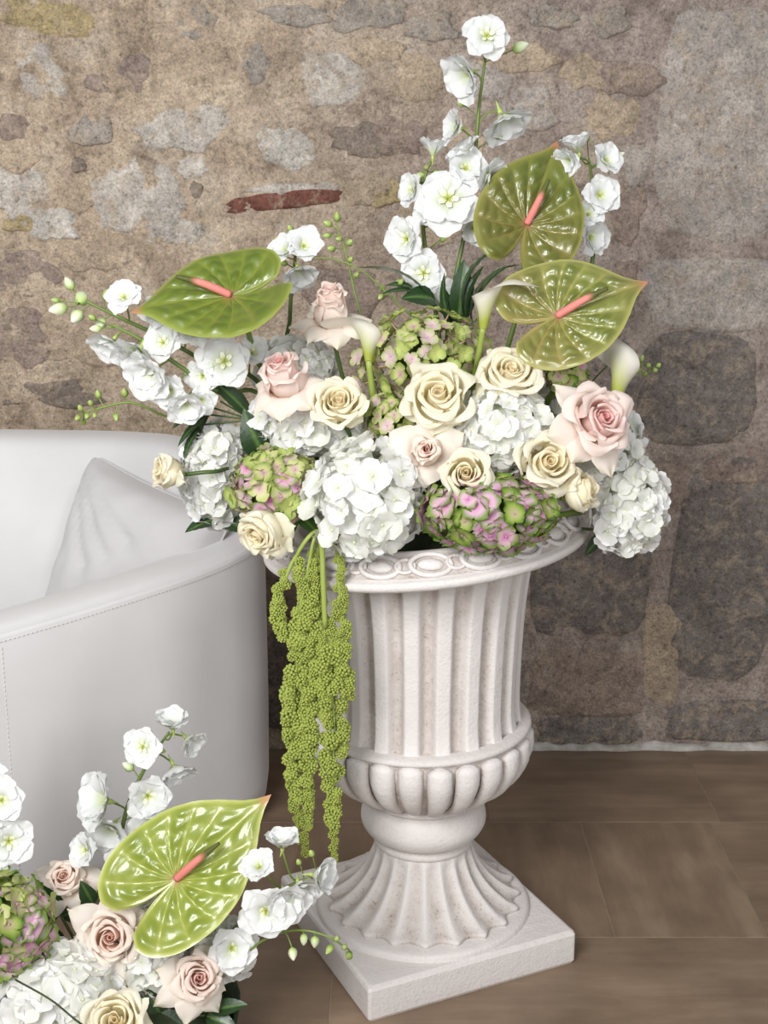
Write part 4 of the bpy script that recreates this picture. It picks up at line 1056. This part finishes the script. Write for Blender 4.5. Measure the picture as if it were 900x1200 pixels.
# ---- leaves
def leaf_mesh(L, W, bend, twist, c1, c2, fold=.25, serr=0):
    nu, nv = 9, 18
    u = np.linspace(-1, 1, nu)[None, :]; v = np.linspace(0, 1, nv)[:, None]
    w = W / 2 * np.sin(math.pi * np.clip(v, 0, 1) ** .8) ** .8 + .0004
    if serr: w = w * (1 + serr * np.abs(np.sin(v * 40)) * 1.0)
    a = bend * v
    s = np.cumsum(np.cos(a) * L / (nv - 1), axis=0); d = np.cumsum(np.sin(a) * L / (nv - 1), axis=0)
    lat = u * w
    zf = fold * np.abs(lat) + .0009 * np.sin(v * 45 + np.abs(u) * 5)
    tw = twist * v
    X = lat * np.cos(tw); Zl = zf + lat * np.sin(tw)
    P = np.stack([s + 0 * u - Zl * np.sin(a), X, -d + Zl * np.cos(a)], -1).reshape(-1, 3)
    C = mixc(c2, c1, np.clip(np.abs(u) * 5 + 0 * v, 0, 1)).reshape(-1, 3)
    return mk_mesh('leaf', P, grid_faces(nu, nv), M_LEAF, C)
LD1, LD2 = lin(38, 62, 32), lin(84, 112, 58)
LM1, LM2 = lin(66, 98, 44), lin(112, 140, 70)
def sprig(label, base, leaves, root='urn', seed=0, group='dark leaf sprigs', cat='leaf', c=(LD1, LD2), serr=0):
    rnd = random.Random(seed + 50)
    b = pix(*base); sk = socket(root, b)
    t = thing('leaf_sprig', sk, label, cat, group)
    stem_part(t, [sk, sk.lerp(b, .5) + Vector((0, 0, .01)), b], .0028, STEM_D)
    for (x0, y0, x1, y1, W, bend, up_) in leaves:
        p0, p1 = pix(x0, y0, base[2]), pix(x1, y1, base[2] + rnd.uniform(-.03, .01))
        d = p1 - p0; L = d.length * 1.06
        x = d.normalized(); nn = dirv(*up_); nn = (nn - nn.dot(x) * x).normalized(); y = nn.cross(x)
        # start tilted up so that the bend brings the tip back to p1
        M = Matrix.Translation(p0) @ Matrix((x, y, nn)).transposed().to_4x4() @ Matrix.Rotation(-bend / 2, 4, 'Y')
        link('leaf', leaf_mesh(L, W * mpp(p0), bend, rnd.uniform(-.5, .5), c[0], c[1], .25, serr), t, M)
        if (p0 - b).length > .012: stem_part(t, [b, p0], .0018, STEM_D, 'leaf_stalk', 5)
    return t
sprig('dark lance-leaved sprig spreading toward the short delphinium', (525, 372, 2.36), [(505, 352, 424, 316, 18, 1.1, (0, .9, .4)), (488, 342, 452, 344, 12, .6, (0, .7, .7)), (512, 352, 474, 350, 30, .8, (.1, .5, .9)), (485, 338, 454, 335, 10, .8, (0, .7, .7))], seed=1)
sprig('upright dark leaves at the foot of the tallest delphinium', (535, 392, 2.34), [(535, 385, 543, 312, 30, .5, (.3, .2, 1)), (534, 388, 522, 325, 15, .9, (-.8, .2, .6)), (548, 380, 578, 292, 17, 1.7, (-.7, .6, .4)), (550, 385, 566, 315, 18, 1.3, (-.8, .3, .5)), (556, 384, 612, 306, 18, 1.9, (-.5, .8, .3)), (562, 372, 596, 312, 16, 1.5, (-.3, .8, .5)), (528, 392, 520, 340, 14, .8, (.6, .3, .7))], seed=2)
sprig('dark glossy leaves wedged between the pale hydrangea and the white one', (312, 530, 2.26), [(312, 540, 288, 486, 34, .4, (-.3, .3, .9)), (318, 535, 340, 492, 30, .5, (.3, .4, .8)), (322, 530, 305, 470, 24, .5, (0, .2, 1))], seed=3)
sprig('long ribbed leaf and cut foliage pointing over the sofa back', (296, 492, 2.29), [(296, 492, 246, 446, 22, .6, (.2, .6, .8)), (258, 470, 206, 500, 26, 1.0, (-.1, .7, .7)), (250, 478, 228, 524, 16, .8, (-.5, .4, .8)), (246, 486, 212, 520, 12, .7, (-.5, .4, .8)), (236, 498, 214, 545, 12, .6, (-.5, .4, .8))], seed=4)
sprig('serrated dark leaf under the tall white hydrangea on the sofa arm', (262, 606, 2.28), [(268, 604, 222, 622, 26, .5, (-.1, .6, .8)), (258, 608, 288, 622, 22, .5, (.1, .5, .8))], seed=5, serr=.06)
sprig('dark leaf tip under the outer drooping hydrangea', (712, 622, 2.28), [(712, 620, 688, 648, 14, .5, (0, .3, 1)), (718, 618, 742, 640, 16, .5, (0, .3, 1))], seed=6)
sprig('green leaves sheltering behind the star-petalled urn rose', (655, 520, 2.24), [(650, 530, 640, 478, 26, .5, (-.2, .3, .9)), (660, 520, 672, 455, 22, .5, (.3, .3, .9)), (650, 540, 672, 585, 24, .4, (0, .2, 1))], seed=7, c=(LM1, LM2))
sprig('leafy tuft between the nodding rose and the amaranthus', (345, 600, 2.18), [(345, 600, 372, 625, 22, .5, (.1, .5, .8)), (350, 595, 330, 640, 20, .6, (0, .4, .9)), (355, 590, 392, 590, 20, .5, (.1, .6, .8))], seed=8, c=(LM1, LM2))
sprig('dark leaves between the two big white hydrangeas of the urn front', (520, 500, 2.25), [(520, 505, 470, 480, 26, .5, (-.1, .5, .9)), (525, 500, 560, 460, 26, .5, (.1, .4, .9)), (500, 520, 450, 545, 24, .4, (0, .3, 1)), (540, 520, 570, 545, 24, .4, (0, .2, 1))], seed=9)
sprig('feathery green foliage behind the outer calla lily', (690, 420, 2.36), [(690, 415, 712, 392, 10, .5, (.2, .3, .9)), (690, 412, 688, 385, 9, .5, (0, .3, .9)), (694, 416, 726, 402, 9, .5, (.2, .3, .9)), (686, 414, 668, 392, 9, .5, (-.2, .3, .9))], seed=10, c=(LM1, LM2))
FLR = 'leaf sprigs of the floor arrangement'
sprig('dark leaves poking out at the front of the floor flowers', (185, 1190, 1.93), [(185, 1185, 215, 1212, 26, .5, (0, .6, .8)), (190, 1190, 170, 1160, 22, .4, (0, .4, .9)), (240, 1190, 275, 1205, 24, .6, (0, .6, .8)), (245, 1185, 286, 1178, 20, .5, (0, .6, .8))], 'low', 11, FLR)
sprig('dark leaves showing around the small peach floor rose', (70, 1070, 2.02), [(70, 1075, 50, 1040, 28, .4, (0, .4, .9)), (72, 1075, 96, 1060, 26, .4, (0, .4, .9)), (60, 1085, 70, 1120, 26, .4, (0, .3, 1)), (110, 1060, 96, 1035, 20, .4, (0, .4, .9))], 'low', 12, FLR)
sprig('dark leaves at the outer lower edge of the floor hydrangeas', (10, 1165, 1.95), [(10, 1160, -14, 1180, 26, .4, (0, .5, .9)), (12, 1165, 6, 1205, 28, .4, (0, .3, 1)), (20, 1160, 30, 1195, 20, .4, (0, .3, 1))], 'low', 14, FLR)
tw_ = thing('twig', LOW_ROOT, 'thin dark bare stem lying across the floor hydrangea', 'stem')
stem_part(tw_, [pix(18, 1148, 1.84), pix(60, 1172, 1.81), pix(98, 1202, 1.79), LOW_ROOT + Vector((.03, -.1, -.02))], .0016, lin(50, 62, 34), 'stem', 20)

# ---- hanging amaranthus
def cluster_mesh(seed):
    rnd = random.Random(seed); V, F = [], []
    ico = [(0, 0, 1), (.894, 0, .447), (.276, .851, .447), (-.724, .526, .447), (-.724, -.526, .447), (.276, -.851, .447), (.724, .526, -.447), (-.276, .851, -.447), (-.894, 0, -.447), (-.276, -.851, -.447), (.724, -.526, -.447), (0, 0, -1)]
    fi = [(0, 1, 2), (0, 2, 3), (0, 3, 4), (0, 4, 5), (0, 5, 1), (1, 6, 2), (2, 7, 3), (3, 8, 4), (4, 9, 5), (5, 10, 1), (6, 7, 2), (7, 8, 3), (8, 9, 4), (9, 10, 5), (10, 6, 1), (11, 7, 6), (11, 8, 7), (11, 9, 8), (11, 10, 9), (11, 6, 10)]
    n = 36; ga = math.pi * (3 - math.sqrt(5))
    for i in range(n):
        y = 1 - 2 * (i + .5) / n; r = math.sqrt(1 - y * y)
        c = Vector((r * math.cos(ga * i), y, r * math.sin(ga * i))) * rnd.uniform(.68, .86)
        s = rnd.uniform(.19, .28); b = len(V)
        V += [tuple(c + Vector(p) * s) for p in ico]; F += [tuple(b + k for k in q) for q in fi]
    return mk_mesh('seed_cluster', V, F, M_AMAR)
CL = [cluster_mesh(i) for i in range(3)]
def amaranthus(label, stems, tassels, seed):
    rnd = random.Random(seed)
    p0 = ub(-.14, -.08)
    t = thing('amaranthus', p0, label, 'amaranthus', 'hanging amaranthus')
    for pts, r in stems:
        stem_part(t, [p0] + [pix(*p) for p in pts], r, STEM_Y, 'stem', 26)
    for pts, wid, sz, step in tassels:
        P = catmull([pix(*p) for p in pts], 200)
        d = np.concatenate([[0], np.cumsum(np.linalg.norm(np.diff(P, axis=0), axis=1))])
        stem_part(t, [Vector(q) for q in P[::20]] + [Vector(P[-1])], .002, STEM_Y, 'tassel_stem', 30)
        s = 0
        while s < d[-1]:
            f = s / d[-1]
            c = np.array([np.interp(s, d, P[:, j]) for j in range(3)])
            w = np.interp(f, [0, .12, .5, .75, 1], wid) * .00135
            z = np.interp(f, [0, .12, .5, .75, 1], sz) * .0015
            m = 3 if w > z * .95 else (2 if w > z * .5 else 1)
            for _ in range(m):
                a = rnd.random() * 6.28
                o = Vector((math.cos(a) * w, math.sin(a) * w * .8, rnd.uniform(-.3, .3) * z))
                link('seed_cluster', rnd.choice(CL), t, Matrix.Translation(Vector(c) + o) @ Matrix.Rotation(rnd.random() * 6, 4, 'Z') @ Matrix.Scale(z * rnd.uniform(.8, 1.15), 4))
            s += step * .0015
YA = 2.115
amaranthus('green hanging amaranthus nearest the sofa with an arched stem and two long tassels', [([(372, 622, 2.13), (345, 655, YA), (330, 690, YA)], .0035), ([(374, 625, 2.13), (362, 660, YA), (350, 720, YA)], .003)],
           [([(332, 672, YA), (326, 715, YA), (334, 745, YA), (352, 765, YA)], [3, 6, 5, 5, 4], [5, 6, 7, 7, 6], 7), ([(352, 660, YA), (352, 740, YA), (344, 820, YA), (344, 900, YA), (350, 985, YA)], [4, 9, 9, 6, 2], [6, 8, 8.5, 8, 5], 8.5),
            ([(366, 650, YA + .01), (364, 740, YA), (362, 830, YA), (360, 910, YA), (356, 1000, YA)], [3, 8, 7, 6, 2], [5, 7, 8, 7.5, 5], 8.5)], 1)
amaranthus('green hanging amaranthus nearest the urn body with a thick straight stem', [([(380, 622, 2.12), (378, 660, YA - .01), (381, 735, YA - .01)], .0048)],
           [([(383, 730, YA), (386, 790, YA), (392, 850, YA), (390, 910, YA), (391, 1012, YA)], [5, 12, 12, 5, 1.5], [6, 8, 8.5, 8, 5], 8.0), ([(396, 640, YA), (398, 700, YA), (403, 770, YA), (408, 822, YA)], [2, 4, 6, 6, 4], [4, 5, 7, 8, 6], 8.5), ([(372, 640, YA + .01), (376, 690, YA + .01), (379, 740, YA), (381, 800, YA), (383, 850, YA)], [1, 3, 4, 5, 3], [4, 5, 6, 7, 6], 9)], 2)
